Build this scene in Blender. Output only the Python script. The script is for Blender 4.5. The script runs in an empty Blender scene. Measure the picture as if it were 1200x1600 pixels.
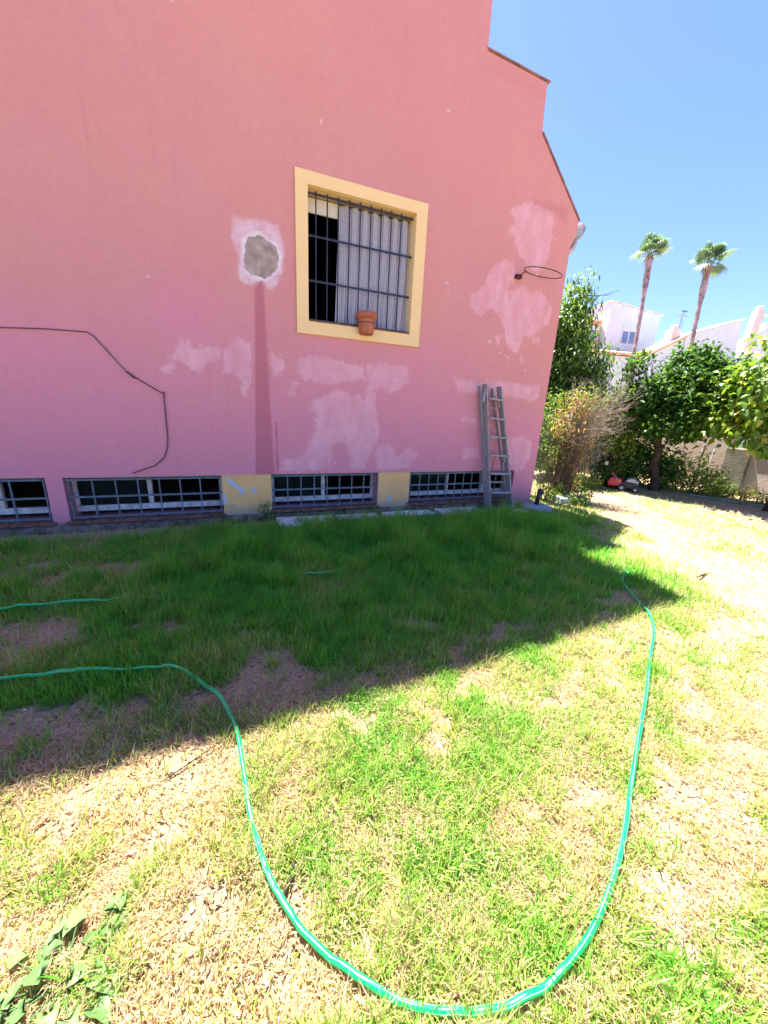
import bpy, math, random
import numpy as np
from mathutils import Vector, Matrix, Euler
random.seed(7); RNG = np.random.default_rng(11)
R = math.radians
SC = bpy.context.scene

# ------------------------------------------------------------------ camera
cd = bpy.data.cameras.new('camera'); cam = bpy.data.objects.new('camera', cd)
SC.collection.objects.link(cam); SC.camera = cam
cd.sensor_fit = 'VERTICAL'; cd.sensor_height = 24.0; cd.lens = 24.0*559.69/1600.0
cd.clip_start = 0.02; cd.clip_end = 1500
CR = [[0.9336004, -0.0538007, 0.35425383], [-0.35491758, -0.27469051, 0.89363227], [0.04923212, -0.96002636, -0.27554598]]
m4 = Matrix(((CR[0][0], -CR[0][1], -CR[0][2], 0), (CR[1][0], -CR[1][1], -CR[1][2], 0), (CR[2][0], -CR[2][1], -CR[2][2], 1.5), (0, 0, 0, 1)))
cam.matrix_world = m4

# ------------------------------------------------------------------ light
SUNV = Vector((0.085, -0.36, -1.0)).normalized()          # direction the sunlight travels
sun_el = math.asin(-SUNV.z); sun_az = math.atan2(-SUNV.x, -SUNV.y)
W = bpy.data.worlds.new("World"); SC.world = W; W.use_nodes = True
wn = W.node_tree; bg = wn.nodes['Background']
sky = wn.nodes.new('ShaderNodeTexSky'); sky.sky_type = 'NISHITA'; sky.sun_disc = False
sky.sun_elevation = sun_el; sky.sun_rotation = sun_az; sky.altitude = 50; sky.air_density = 1.0
sky.dust_density = 0.6; sky.ozone_density = 3.5
tnt = wn.nodes.new('ShaderNodeMix'); tnt.data_type = 'RGBA'; tnt.blend_type = 'MULTIPLY'; tnt.inputs[0].default_value = 1.0
wn.links.new(sky.outputs[0], tnt.inputs[6]); tnt.inputs[7].default_value = (.66, .70, 1.02, 1)      # clear deep blue air
wn.links.new(tnt.outputs[2], bg.inputs[0]); bg.inputs[1].default_value = 0.076
sl = bpy.data.lights.new('sun', 'SUN'); sl.energy = 5.0; sl.angle = R(0.5); sl.color = (1.0, 0.95, 0.87)
so = bpy.data.objects.new('sun', sl); SC.collection.objects.link(so)
so.rotation_euler = SUNV.to_track_quat('-Z', 'Y').to_euler(); so.location = (0, 10, 20)
SC.view_settings.view_transform = 'Standard'; SC.view_settings.look = 'None'
SC.view_settings.exposure = 2.25; SC.view_settings.gamma = 1.0; SC.view_settings.use_curve_mapping = False
SC.cycles.max_bounces = 8; SC.cycles.diffuse_bounces = 4; SC.cycles.transparent_max_bounces = 16

# ------------------------------------------------------------------ helpers
def link(o): SC.collection.objects.link(o); return o
def tag(o, label=None, cat=None, group=None, kind=None):
    if label: o['label'] = label
    if cat: o['category'] = cat
    if group: o['group'] = group
    if kind: o['kind'] = kind
    return o
def empty(name, loc, label, cat, group=None, rz=0):
    o = link(bpy.data.objects.new(name, None)); o.location = loc; o.rotation_euler = (0, 0, rz)
    o.empty_display_size = 0.2
    return tag(o, label, cat, group)
class MB:
    def __init__(s): s.v = []; s.f = []; s.uv = None
    def add(s, vs, fs):
        n = len(s.v); s.v += [tuple(p) for p in vs]; s.f += [tuple(i+n for i in f) for f in fs]; return s
    def box(s, x0, x1, y0, y1, z0, z1, rot=None, at=None):
        vs = [(x0,y0,z0),(x1,y0,z0),(x1,y1,z0),(x0,y1,z0),(x0,y0,z1),(x1,y0,z1),(x1,y1,z1),(x0,y1,z1)]
        if rot is not None: vs = [rot @ Vector(p) for p in vs]
        if at is not None: vs = [Vector(p)+Vector(at) for p in vs]
        return s.add(vs, [(0,3,2,1),(4,5,6,7),(0,1,5,4),(1,2,6,5),(2,3,7,6),(3,0,4,7)])
    def beam(s, a, b, w, d, up=(0,0,1)):
        a = Vector(a); b = Vector(b); t = (b-a).normalized(); u = Vector(up)
        if abs(t.dot(u)) > .98: u = Vector((0,1,0))
        x = t.cross(u).normalized(); y = x.cross(t).normalized()
        vs = [c + x*sx*w/2 + y*sy*d/2 for c in (a, b) for sx, sy in ((-1,-1),(1,-1),(1,1),(-1,1))]
        return s.add(vs, [(0,3,2,1),(4,5,6,7),(0,1,5,4),(1,2,6,5),(2,3,7,6),(3,0,4,7)])
    def tube(s, pts, r, n=8, caps=True):
        pts = [Vector(p) for p in pts]; rs = r if hasattr(r, '__len__') else [r]*len(pts)
        rings = []; prev = None
        for i, p in enumerate(pts):
            t = (pts[min(i+1, len(pts)-1)] - pts[max(i-1, 0)]).normalized()
            if prev is None:
                a = Vector((0,0,1)) if abs(t.z) < .9 else Vector((1,0,0))
                x = t.cross(a).normalized()
            else: x = (prev - t*prev.dot(t)).normalized()
            prev = x; y = t.cross(x)
            rings.append([p + (x*math.cos(2*math.pi*k/n) + y*math.sin(2*math.pi*k/n))*rs[i] for k in range(n)])
        vs = [q for rg in rings for q in rg]; fs = []
        for i in range(len(pts)-1):
            for k in range(n):
                a = i*n+k; b = i*n+(k+1) % n; fs.append((a, b, b+n, a+n))
        if caps: fs.append(tuple(range(n-1, -1, -1))); fs.append(tuple((len(pts)-1)*n+k for k in range(n)))
        return s.add(vs, fs)
    def lathe(s, prof, n=24, at=(0,0,0), rot=None):
        vs = []; fs = []
        for r, z in prof:
            for k in range(n):
                p = Vector((r*math.cos(2*math.pi*k/n), r*math.sin(2*math.pi*k/n), z))
                if rot is not None: p = rot @ p
                vs.append(p+Vector(at))
        for i in range(len(prof)-1):
            for k in range(n):
                a = i*n+k; b = i*n+(k+1) % n; fs.append((a, b, b+n, a+n))
        fs.append(tuple(range(n-1, -1, -1))); fs.append(tuple((len(prof)-1)*n+k for k in range(n)))
        return s.add(vs, fs)
    def prism(s, poly, y0, y1):                      # polygon in xz pushed along y
        n = len(poly); vs = [(x, y0, z) for x, z in poly] + [(x, y1, z) for x, z in poly]
        fs = [tuple(range(n)), tuple(range(2*n-1, n-1, -1))] + [(i, i+n, (i+1) % n+n, (i+1) % n) for i in range(n)]
        return s.add(vs, fs)
    def build(s, name, m, parent=None, smooth=False, bevel=0.0, seg=2, label=None):
        me = bpy.data.meshes.new(name); me.from_pydata(s.v, [], s.f); me.update()
        if smooth: me.polygons.foreach_set('use_smooth', [True]*len(me.polygons))
        o = link(bpy.data.objects.new(name, me)); me.materials.append(m)
        if parent is not None: o.parent = parent
        if bevel:
            b = o.modifiers.new('bevel', 'BEVEL'); b.width = bevel; b.segments = seg; b.limit_method = 'ANGLE'; b.harden_normals = False
        if label: o['label'] = label
        return o
def npmesh(name, V, F3=None, F4=None, m=None, parent=None, attrs=None, smooth=False):
    me = bpy.data.meshes.new(name); me.vertices.add(len(V)); me.vertices.foreach_set('co', np.asarray(V, np.float32).ravel())
    idx = []; st = []; tot = []; c = 0
    for F in (F4, F3):
        if F is None or len(F) == 0: continue
        F = np.asarray(F, np.int32); k = F.shape[1]
        idx.append(F.ravel()); st.append(c+np.arange(len(F))*k); tot.append(np.full(len(F), k)); c += F.size
    me.loops.add(c); me.loops.foreach_set('vertex_index', np.concatenate(idx))
    st = np.concatenate(st); me.polygons.add(len(st)); me.polygons.foreach_set('loop_start', st.astype(np.int32))
    try: me.polygons.foreach_set('loop_total', np.concatenate(tot).astype(np.int32))
    except Exception: pass
    if smooth: me.polygons.foreach_set('use_smooth', np.ones(len(st), bool))
    for k, a in (attrs or {}).items():
        at = me.attributes.new(k, 'FLOAT', 'POINT'); at.data.foreach_set('value', np.asarray(a, np.float32))
    me.update(calc_edges=True); me.validate()
    o = link(bpy.data.objects.new(name, me)); me.materials.append(m)
    if parent is not None: o.parent = parent
    return o
def vnoise(x, y, s, seed=0):
    x = np.asarray(x)*s+seed*17.3+500; y = np.asarray(y)*s+seed*9.1+500
    xi = np.floor(x).astype(np.int64); yi = np.floor(y).astype(np.int64); fx = x-xi; fy = y-yi
    fx = fx*fx*(3-2*fx); fy = fy*fy*(3-2*fy)
    def h(a, b):
        n = (a*374761393 + b*668265263 + seed*1442695) & 0x7fffffff
        n = ((n ^ (n >> 13))*1274126177) & 0x7fffffff
        return ((n ^ (n >> 16)) & 0xffff)/65535.0
    return (h(xi,yi)*(1-fx)+h(xi+1,yi)*fx)*(1-fy)+(h(xi,yi+1)*(1-fx)+h(xi+1,yi+1)*fx)*fy
def fbm(x, y, s, o=4, seed=0):
    r = 0; a = 1; t = 0
    for i in range(o): r = r+a*vnoise(x, y, s*2**i, seed+i); t += a; a *= .5
    return r/t
def sstep(e0, e1, x):
    t = np.clip((x-e0)/(e1-e0), 0, 1); return t*t*(3-2*t)

# ------------------------------------------------------------------ node materials
def nmat(name):
    m = bpy.data.materials.new(name); m.use_nodes = True
    nt = m.node_tree; return m, nt, nt.nodes['Principled BSDF']
def N(nt, t, **kw):
    n = nt.nodes.new(t)
    for k, v in kw.items():
        if k.startswith('i_'):
            key = k[2:]; n.inputs[int(key) if key.isdigit() else key.replace('_', ' ')].default_value = v
        else: setattr(n, k, v)
    return n
def L(nt, a, b): nt.links.new(a, b)
def math_(nt, op, a, b=None, c=None, clamp=False):
    n = nt.nodes.new('ShaderNodeMath'); n.operation = op; n.use_clamp = clamp
    for i, v in enumerate((a, b, c)):
        if v is None: continue
        if isinstance(v, (int, float)): n.inputs[i].default_value = v
        else: L(nt, v, n.inputs[i])
    return n.outputs[0]
def mixc(nt, f, a, b, mode='MIX'):
    n = nt.nodes.new('ShaderNodeMix'); n.data_type = 'RGBA'; n.blend_type = mode
    if isinstance(f, (int, float)): n.inputs[0].default_value = f
    else: L(nt, f, n.inputs[0])
    for i, v in ((6, a), (7, b)):
        if isinstance(v, tuple): n.inputs[i].default_value = (*v[:3], 1)
        else: L(nt, v, n.inputs[i])
    return n.outputs[2]
def ramp(nt, f, stops):
    n = nt.nodes.new('ShaderNodeValToRGB'); e = n.color_ramp.elements
    while len(e) < len(stops): e.new(.5)
    for i, (p, c) in enumerate(stops): e[i].position = p; e[i].color = (*c[:3], 1)
    L(nt, f, n.inputs[0]); return n.outputs[0]
def noise(nt, co, scale, detail=5, rough=.55):
    n = nt.nodes.new('ShaderNodeTexNoise'); n.inputs['Scale'].default_value = scale
    n.inputs['Detail'].default_value = detail; n.inputs['Roughness'].default_value = rough
    L(nt, co, n.inputs['Vector']); return n.outputs['Fac']
def bump(nt, h, b, strength=.3, dist=.01):
    n = nt.nodes.new('ShaderNodeBump'); n.inputs['Strength'].default_value = strength; n.inputs['Distance'].default_value = dist
    L(nt, h, n.inputs['Height']); L(nt, n.outputs[0], b.inputs['Normal'])
def simple(name, col, rough=.6, spec=.4, var=.25, scale=12, metal=0, bmp=.2, bd=.004, col2=None):
    m, nt, b = nmat(name); tc = N(nt, 'ShaderNodeTexCoord').outputs['Object']
    n1 = noise(nt, tc, scale, 6); c2 = col2 or tuple(c*(1-var*1.6) for c in col)
    f = math_(nt, 'MULTIPLY_ADD', n1, 2.2, -.6, clamp=True)
    L(nt, mixc(nt, f, c2, tuple(min(1, c*(1+var*.4)) for c in col)), b.inputs['Base Color'])
    b.inputs['Roughness'].default_value = rough; b.inputs['Specular IOR Level'].default_value = spec; b.inputs['Metallic'].default_value = metal
    if bmp: bump(nt, noise(nt, tc, scale*6, 4), b, bmp, bd)
    return m
def leafmat(name, stops, trans=.35, rough=.4, spec=.4):
    m, nt, b = nmat(name); at = N(nt, 'ShaderNodeAttribute', attribute_name='tint').outputs['Fac']
    c = ramp(nt, at, stops); L(nt, c, b.inputs['Base Color'])
    b.inputs['Roughness'].default_value = rough; b.inputs['Specular IOR Level'].default_value = spec
    tr = N(nt, 'ShaderNodeBsdfTranslucent'); tc2 = mixc(nt, 1.0, c, (1.3, 1.25, .55), 'MULTIPLY'); L(nt, tc2, tr.inputs[0])
    mx = N(nt, 'ShaderNodeMixShader'); mx.inputs[0].default_value = trans
    L(nt, b.outputs[0], mx.inputs[1]); L(nt, tr.outputs[0], mx.inputs[2])
    L(nt, mx.outputs[0], nt.nodes['Material Output'].inputs[0]); return m

PINK = (.69, .30, .258)
def wall_material():
    m, nt, b = nmat('pink_render'); co = N(nt, 'ShaderNodeNewGeometry').outputs['Position']
    sp = N(nt, 'ShaderNodeSeparateXYZ'); L(nt, co, sp.inputs[0]); X, Z = sp.outputs[0], sp.outputs[2]
    n1 = math_(nt, 'SUBTRACT', noise(nt, co, 3.2, 7, .62), .5)
    n2 = math_(nt, 'SUBTRACT', noise(nt, co, 14, 5, .6), .5)
    nn = math_(nt, 'MULTIPLY_ADD', n2, .55, math_(nt, 'MULTIPLY', n1, 1.15))
    def bm(cx, cz, hx, hz, amp=.5, w=.03, tilt=0):
        dx = math_(nt, 'SUBTRACT', X, cx); dz = math_(nt, 'SUBTRACT', Z, cz)
        if tilt: dx = math_(nt, 'MULTIPLY_ADD', dz, tilt, dx)
        d = math_(nt, 'MAXIMUM', math_(nt, 'SUBTRACT', math_(nt, 'ABSOLUTE', dx), hx), math_(nt, 'SUBTRACT', math_(nt, 'ABSOLUTE', dz), hz))
        d = math_(nt, 'MULTIPLY_ADD', nn, amp, d)
        mr = N(nt, 'ShaderNodeMapRange', interpolation_type='SMOOTHSTEP'); L(nt, d, mr.inputs[0])
        mr.inputs[1].default_value = w; mr.inputs[2].default_value = -w; mr.inputs[3].default_value = 0; mr.inputs[4].default_value = 1
        return mr.outputs[0]
    def mx(ls):
        r = ls[0]
        for k in ls[1:]: r = math_(nt, 'MAXIMUM', r, k)
        return r
    # base: faded pink in large soft blotches
    nbig = math_(nt, 'SUBTRACT', noise(nt, co, .8, 4, .5), .5); big = noise(nt, co, .55, 3, .5); f0 = math_(nt, 'MULTIPLY_ADD', big, 2.4, -.7, clamp=True)
    base = mixc(nt, f0, PINK, (.64, .27, .27))
    med = noise(nt, co, 2.6, 6, .65); f1 = math_(nt, 'MULTIPLY_ADD', med, 2.4, -.7, clamp=True)
    base = mixc(nt, math_(nt, 'MULTIPLY', f1, .30), base, (.72, .36, .28))
    # brighter mauve painted low on the wall to offset its dimmer light
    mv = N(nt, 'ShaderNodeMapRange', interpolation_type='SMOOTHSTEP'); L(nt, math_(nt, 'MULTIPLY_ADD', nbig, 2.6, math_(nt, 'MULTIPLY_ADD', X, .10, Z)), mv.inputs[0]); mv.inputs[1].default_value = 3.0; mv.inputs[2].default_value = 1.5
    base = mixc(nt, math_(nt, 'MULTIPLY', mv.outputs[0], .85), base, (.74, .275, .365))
    # repainted lighter patches: brushed, ragged edge
    def att(nm): return N(nt, 'ShaderNodeAttribute', attribute_name=nm).outputs['Fac']
    def edge(d, amp1, amp2, w, off=0.0):
        d = math_(nt, 'MULTIPLY_ADD', n1, amp1, d); d = math_(nt, 'MULTIPLY_ADD', n2, amp2, d)
        q = N(nt, 'ShaderNodeMapRange', interpolation_type='SMOOTHSTEP'); L(nt, d, q.inputs[0]); q.inputs[1].default_value = off+w; q.inputs[2].default_value = off-w; return q.outputs[0]
    mpw = N(nt, 'ShaderNodeMapping'); mpw.inputs['Scale'].default_value = (5, 5, 2.2); L(nt, co, mpw.inputs[0])
    lt = math_(nt, 'MULTIPLY', edge(att('patch'), .16, .15, .03), math_(nt, 'MULTIPLY_ADD', noise(nt, mpw.outputs[0], 1.0, 6, .6), 2.2, -.42, clamp=True))
    fade = math_(nt, 'MULTIPLY', math_(nt, 'MULTIPLY_ADD', noise(nt, mpw.outputs[0], .45, 5, .6), 2.2, -.85, clamp=True), .3)
    base = mixc(nt, fade, base, (.68, .33, .34))
    base = mixc(nt, lt, base, (.84, .45, .51))
    # darker run mark below the cement and other stains
    tp = math_(nt, 'SUBTRACT', X, math_(nt, 'MULTIPLY_ADD', Z, .01, .225))
    wd = math_(nt, 'MULTIPLY_ADD', Z, -.032, .135)
    dd = math_(nt, 'SUBTRACT', math_(nt, 'ABSOLUTE', tp), wd); dd = math_(nt, 'MULTIPLY_ADD', n2, .03, dd)
    mr = N(nt, 'ShaderNodeMapRange', interpolation_type='SMOOTHSTEP'); L(nt, dd, mr.inputs[0]); mr.inputs[1].default_value = .02; mr.inputs[2].default_value = -.02
    below = math_(nt, 'LESS_THAN', Z, 2.83); dk = math_(nt, 'MULTIPLY', mr.outputs[0], below)
    st = bm(.39, .95, .012, .33, .06, .015)
    dk2 = mx([dk, st, math_(nt, 'MULTIPLY', bm(4.15, 4.30, .30, .05, .25, .10), .6), math_(nt, 'MULTIPLY', bm(3.35, 5.45, .5, .03, .2, .12), .3)])
    base = mixc(nt, math_(nt, 'MULTIPLY', dk2, .72), base, (.46, .125, .165))
    # cement plug with chalky halo
    hal = math_(nt, 'MULTIPLY', edge(att('halo'), .06, .05, .03), math_(nt, 'MULTIPLY_ADD', noise(nt, co, 9, 5), 2.0, -.30, clamp=True))
    base = mixc(nt, hal, base, (.80, .60, .68))
    base = mixc(nt, math_(nt, 'MULTIPLY', edge(att('cement'), .10, .12, .012, .035), math_(nt, 'MULTIPLY_ADD', n2, 4, .85, clamp=True)), base, (.80, .76, .80))
    cem = edge(att('cement'), .03, .06, .004)
    cc = mixc(nt, math_(nt, 'MULTIPLY_ADD', noise(nt, co, 8, 6), 3.0, -1.0, clamp=True), (.26, .22, .18), (.52, .46, .40))
    base = mixc(nt, cem, base, cc)
    # grime: splash-back at the foot, faint rain streaks, mottling
    mps = N(nt, 'ShaderNodeMapping'); mps.inputs['Scale'].default_value = (8, 8, .5); L(nt, co, mps.inputs[0])
    stk = math_(nt, 'MULTIPLY_ADD', noise(nt, mps.outputs[0], 1.3, 5, .6), 4.0, -2.35, clamp=True); base = mixc(nt, math_(nt, 'MULTIPLY', stk, .32), base, (.42, .16, .18))
    mot = math_(nt, 'MULTIPLY_ADD', noise(nt, co, 22, 6, .7), 2.6, -.8, clamp=True); base = mixc(nt, math_(nt, 'MULTIPLY', mot, .26), base, (.50, .19, .20))
    ft = N(nt, 'ShaderNodeMapRange', interpolation_type='SMOOTHSTEP'); L(nt, math_(nt, 'MULTIPLY_ADD', nn, .30, Z), ft.inputs[0]); ft.inputs[1].default_value = .34; ft.inputs[2].default_value = .06
    base = mixc(nt, math_(nt, 'MULTIPLY', ft.outputs[0], .5), base, (.38, .22, .22))
    # fine grain, small chips
    gr = noise(nt, co, 90, 3); base = mixc(nt, math_(nt, 'MULTIPLY', math_(nt, 'GREATER_THAN', noise(nt, co, 7.0, 2), .76), .7), base, (.75, .5, .5))
    base = mixc(nt, math_(nt, 'MULTIPLY_ADD', gr, .25, -.05, clamp=True), base, (.42, .13, .14))
    L(nt, base, b.inputs['Base Color']); b.inputs['Roughness'].default_value = .92; b.inputs['Specular IOR Level'].default_value = .15
    hh = math_(nt, 'MULTIPLY_ADD', noise(nt, co, 120, 3), .4, math_(nt, 'MULTIPLY', noise(nt, co, 5, 5), 1.6))
    hh = math_(nt, 'MULTIPLY_ADD', cem, math_(nt, 'MULTIPLY_ADD', noise(nt, co, 22, 4), 2.5, -1.5), hh)
    bump(nt, hh, b, .5, .008); return m

def yellow_material():
    m, nt, b = nmat('ochre_paint'); co = N(nt, 'ShaderNodeNewGeometry').outputs['Position']
    n1 = noise(nt, co, 4, 6); c = mixc(nt, math_(nt, 'MULTIPLY_ADD', n1, 2, -.5, clamp=True), (.86, .58, .27), (.89, .64, .32))
    n2 = noise(nt, co, 30, 4); c = mixc(nt, math_(nt, 'MULTIPLY', math_(nt, 'GREATER_THAN', n2, .72), .5), c, (.45, .25, .13))
    L(nt, c, b.inputs['Base Color']); b.inputs['Roughness'].default_value = .85; b.inputs['Specular IOR Level'].default_value = .2
    bump(nt, noise(nt, co, 70, 4), b, .35, .004); return m
def pillar_material():
    m, nt, b = nmat('peeling_ochre'); co = N(nt, 'ShaderNodeNewGeometry').outputs['Position']
    sp = N(nt, 'ShaderNodeSeparateXYZ'); L(nt, co, sp.inputs[0]); X, Z = sp.outputs[0], sp.outputs[2]
    n1 = noise(nt, co, 4, 6); c = mixc(nt, math_(nt, 'MULTIPLY_ADD', n1, 2, -.5, clamp=True), (.68, .40, .15), (.80, .52, .22))
    nn = math_(nt, 'SUBTRACT', noise(nt, co, 11, 6, .65), .5)
    def blob(cx, cz, r, tilt=1.0):
        dx = math_(nt, 'ABSOLUTE', math_(nt, 'ADD', math_(nt, 'SUBTRACT', X, cx), math_(nt, 'MULTIPLY', math_(nt, 'SUBTRACT', Z, cz), tilt)))
        dz = math_(nt, 'ABSOLUTE', math_(nt, 'SUBTRACT', Z, cz))
        d = math_(nt, 'MULTIPLY_ADD', nn, .16, math_(nt, 'MAXIMUM', dx, math_(nt, 'MULTIPLY', dz, .55)))
        return math_(nt, 'LESS_THAN', d, r)
    mk = math_(nt, 'MAXIMUM', blob(-.13, .49, .045), math_(nt, 'MAXIMUM', blob(-.27, .32, .03, 0), math_(nt, 'MAXIMUM', blob(.09, .43, .012, 0), blob(1.98, .20, .02, 0))))
    c = mixc(nt, mk, c, (.46, .52, .60))
    c = mixc(nt, math_(nt, 'GREATER_THAN', noise(nt, co, 17, 3), .73), c, (.28, .20, .16))
    low = N(nt, 'ShaderNodeMapRange'); L(nt, math_(nt, 'MULTIPLY_ADD', nn, .25, Z), low.inputs[0]); low.inputs[1].default_value = .24; low.inputs[2].default_value = .10
    c = mixc(nt, math_(nt, 'MULTIPLY', low.outputs[0], .75, clamp=True), c, (.36, .30, .27))
    L(nt, c, b.inputs['Base Color']); b.inputs['Roughness'].default_value = .9; b.inputs['Specular IOR Level'].default_value = .15
    bump(nt, math_(nt, 'MULTIPLY_ADD', mk, -1.5, noise(nt, co, 60, 4)), b, .5, .004); return m
def ground_material():
    m, nt, b = nmat('dry_soil_and_thatch'); co = N(nt, 'ShaderNodeNewGeometry').outputs['Position']
    g = N(nt, 'ShaderNodeAttribute', attribute_name='green').outputs['Fac']; so_ = N(nt, 'ShaderNodeAttribute', attribute_name='soil').outputs['Fac']
    fine = noise(nt, co, 55, 6, .7); mid = noise(nt, co, 7, 6, .6)
    straw = mixc(nt, math_(nt, 'MULTIPLY_ADD', fine, 3.0, -1.0, clamp=True), (.27, .17, .11), (.56, .42, .31))
    soil = mixc(nt, math_(nt, 'MULTIPLY_ADD', fine, 2.4, -.7, clamp=True), (.25, .16, .085), (.52, .37, .22))
    c = mixc(nt, so_, straw, soil)
    gr = mixc(nt, math_(nt, 'MULTIPLY_ADD', fine, 2.6, -.8, clamp=True), (.05, .12, .025), (.16, .27, .05))
    f = math_(nt, 'MULTIPLY', g, math_(nt, 'MULTIPLY_ADD', mid, 1.6, -.15, clamp=True))
    c = mixc(nt, f, c, gr); L(nt, c, b.inputs['Base Color'])
    b.inputs['Roughness'].default_value = .95; b.inputs['Specular IOR Level'].default_value = .1
    bump(nt, math_(nt, 'MULTIPLY_ADD', fine, 1.0, math_(nt, 'MULTIPLY', noise(nt, co, 18, 5), .9)), b, .9, .02); return m

M = {}
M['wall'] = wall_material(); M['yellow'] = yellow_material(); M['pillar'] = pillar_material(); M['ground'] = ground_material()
M['wallplain'] = simple('pink_side', PINK, .9, .15, .15, 3)
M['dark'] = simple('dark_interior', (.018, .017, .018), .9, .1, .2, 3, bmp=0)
M['bars'] = simple('blue_grey_bars', (.12, .16, .20), .55, .4, .5, 20, col2=(.06, .085, .12))
M['barsdark'] = simple('navy_bars', (.028, .034, .062), .5, .4, .3, 20)
M['whitepaint'] = simple('worn_white_paint', (.62, .62, .62), .5, .4, .3, 14)
M['glass'] = None
M['coping'] = simple('roof_edge', (.42, .24, .25), .8, .3, .4, 6)
M['sill'] = simple('clay_sill_tile', (.26, .12, .08), .8, .3, .5, 12, bmp=.4)
M['plinth'] = simple('rough_plinth', (.24, .19, .16), .95, .2, .5, 9, bmp=.8, bd=.02)
M['concrete'] = simple('pale_concrete', (.80, .80, .80), .9, .2, .35, 9, bmp=.6, bd=.01)
M['umbrella'] = simple('blue_grey_stone', (.30, .36, .42), .85, .2, .35, 14, bmp=.5)
M['black'] = simple('black_plastic', (.02, .021, .024), .45, .4, .3, 20)
M['terra'] = simple('terracotta', (.46, .135, .07), .5, .4, .25, 14)
M['gutter'] = simple('grey_metal_gutter', (.52, .50, .50), .6, .3, .5, 9)
M['cable'] = simple('black_cable', (.12, .075, .11), .6, .3, .2, 20)
M['rust'] = simple('rusty_iron', (.12, .045, .035), .8, .2, .5, 30)
M['curtain'] = None
M['bark'] = simple('grey_bark', (.10, .075, .055), .95, .1, .5, 18, bmp=.9, bd=.02)
M['twig'] = simple('dry_twig', (.46, .36, .28), .9, .1, .5, 9)
M['drystem'] = simple('brown_dry_stem', (.24, .165, .09), .95, .1, .5, 9)
M['palmbark'] = simple('palm_bark', (.42, .31, .32), .95, .1, .5, 4, bmp=.9, bd=.05)
M['white'] = simple('whitewash', (.61, .69, .74), .9, .2, .06, 1.5)
M['gardenwall'] = simple('dirty_garden_wall', (.62, .50, .42), .95, .1, .35, 1.6, bmp=.35, bd=.012, col2=(.42, .33, .27))
M['pilaster'] = simple('grey_pilaster', (.30, .27, .21), .95, .1, .35, 3, bmp=.4, bd=.01)
M['tile'] = simple('clay_roof_tile', (.50, .20, .12), .85, .2, .5, 7, col2=(.62, .42, .32))
M['peach'] = simple('peach_plaster', (.74, .48, .30), .85, .2, .2, 3)
M['pinkch'] = simple('pinkish_chimney', (.74, .60, .58), .9, .2, .15, 3)
M['shutter'] = simple('cream_shutter', (.72, .68, .60), .6, .3, .08, 6)
M['bluglass'] = simple('blue_pane', (.16, .24, .40), .12, .6, .2, 3, bmp=0)
M['wire'] = simple('dark_wire', (.17, .17, .18), .6, .4, .3, 30)
M['wiregalv'] = simple('galvanised_wire', (.16, .16, .15), .5, .5, .3, 30)
M['red'] = simple('red_plastic', (.55, .025, .05), .35, .5, .2, 8)
M['hood'] = simple('pale_grey_plastic', (.45, .46, .50), .4, .5, .2, 8)
M['silver'] = simple('silver_tube', (.45, .42, .38), .35, .6, .2, 20, metal=.6)
M['oldhose'] = simple('faded_hose', (.20, .30, .27), .5, .4, .4, 8)
M['antenna'] = simple('antenna_metal', (.20, .20, .24), .4, .5, .2, 9, metal=.5)
def glass_mat():
    m, nt, b = nmat('window_glass'); b.inputs['Base Color'].default_value = (.02, .025, .03, 1)
    b.inputs['Roughness'].default_value = .06; b.inputs['Specular IOR Level'].default_value = .6
    tr = N(nt, 'ShaderNodeBsdfTransparent'); tr.inputs[0].default_value = (.75, .78, .78, 1)
    mx = N(nt, 'ShaderNodeMixShader'); mx.inputs[0].default_value = .45
    L(nt, tr.outputs[0], mx.inputs[1]); L(nt, b.outputs[0], mx.inputs[2]); L(nt, mx.outputs[0], nt.nodes['Material Output'].inputs[0]); return m
M['glass'] = glass_mat()
def curtain_mat():
    m, nt, b = nmat('lace_curtain'); co = N(nt, 'ShaderNodeNewGeometry').outputs['Position']
    sp = N(nt, 'ShaderNodeSeparateXYZ'); L(nt, co, sp.inputs[0])
    a = math_(nt, 'SINE', math_(nt, 'MULTIPLY', sp.outputs[0], 330)); c = math_(nt, 'SINE', math_(nt, 'MULTIPLY', sp.outputs[2], 260))
    k = math_(nt, 'MULTIPLY_ADD', math_(nt, 'MAXIMUM', a, c), .5, .5, clamp=True)
    k = math_(nt, 'MULTIPLY', k, math_(nt, 'MULTIPLY_ADD', noise(nt, co, 40, 3), .8, .55, clamp=True))
    L(nt, mixc(nt, k, (.17, .16, .20), (.52, .50, .56)), b.inputs['Base Color']); b.inputs['Roughness'].default_value = .9
    return m
M['curtain'] = curtain_mat()
def wood_mat():
    m, nt, b = nmat('weathered_wood'); tc = N(nt, 'ShaderNodeTexCoord').outputs['Object']
    mp = N(nt, 'ShaderNodeMapping'); mp.inputs['Scale'].default_value = (30, 30, 2.2); L(nt, tc, mp.inputs[0])
    g = noise(nt, mp.outputs[0], 2.2, 7, .7); c = ramp(nt, g, [(.25, (.12, .105, .10)), (.5, (.29, .265, .26)), (.75, (.50, .46, .44))])
    L(nt, c, b.inputs['Base Color']); b.inputs['Roughness'].default_value = .85; bump(nt, g, b, .5, .004); return m
M['wood'] = wood_mat()
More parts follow.
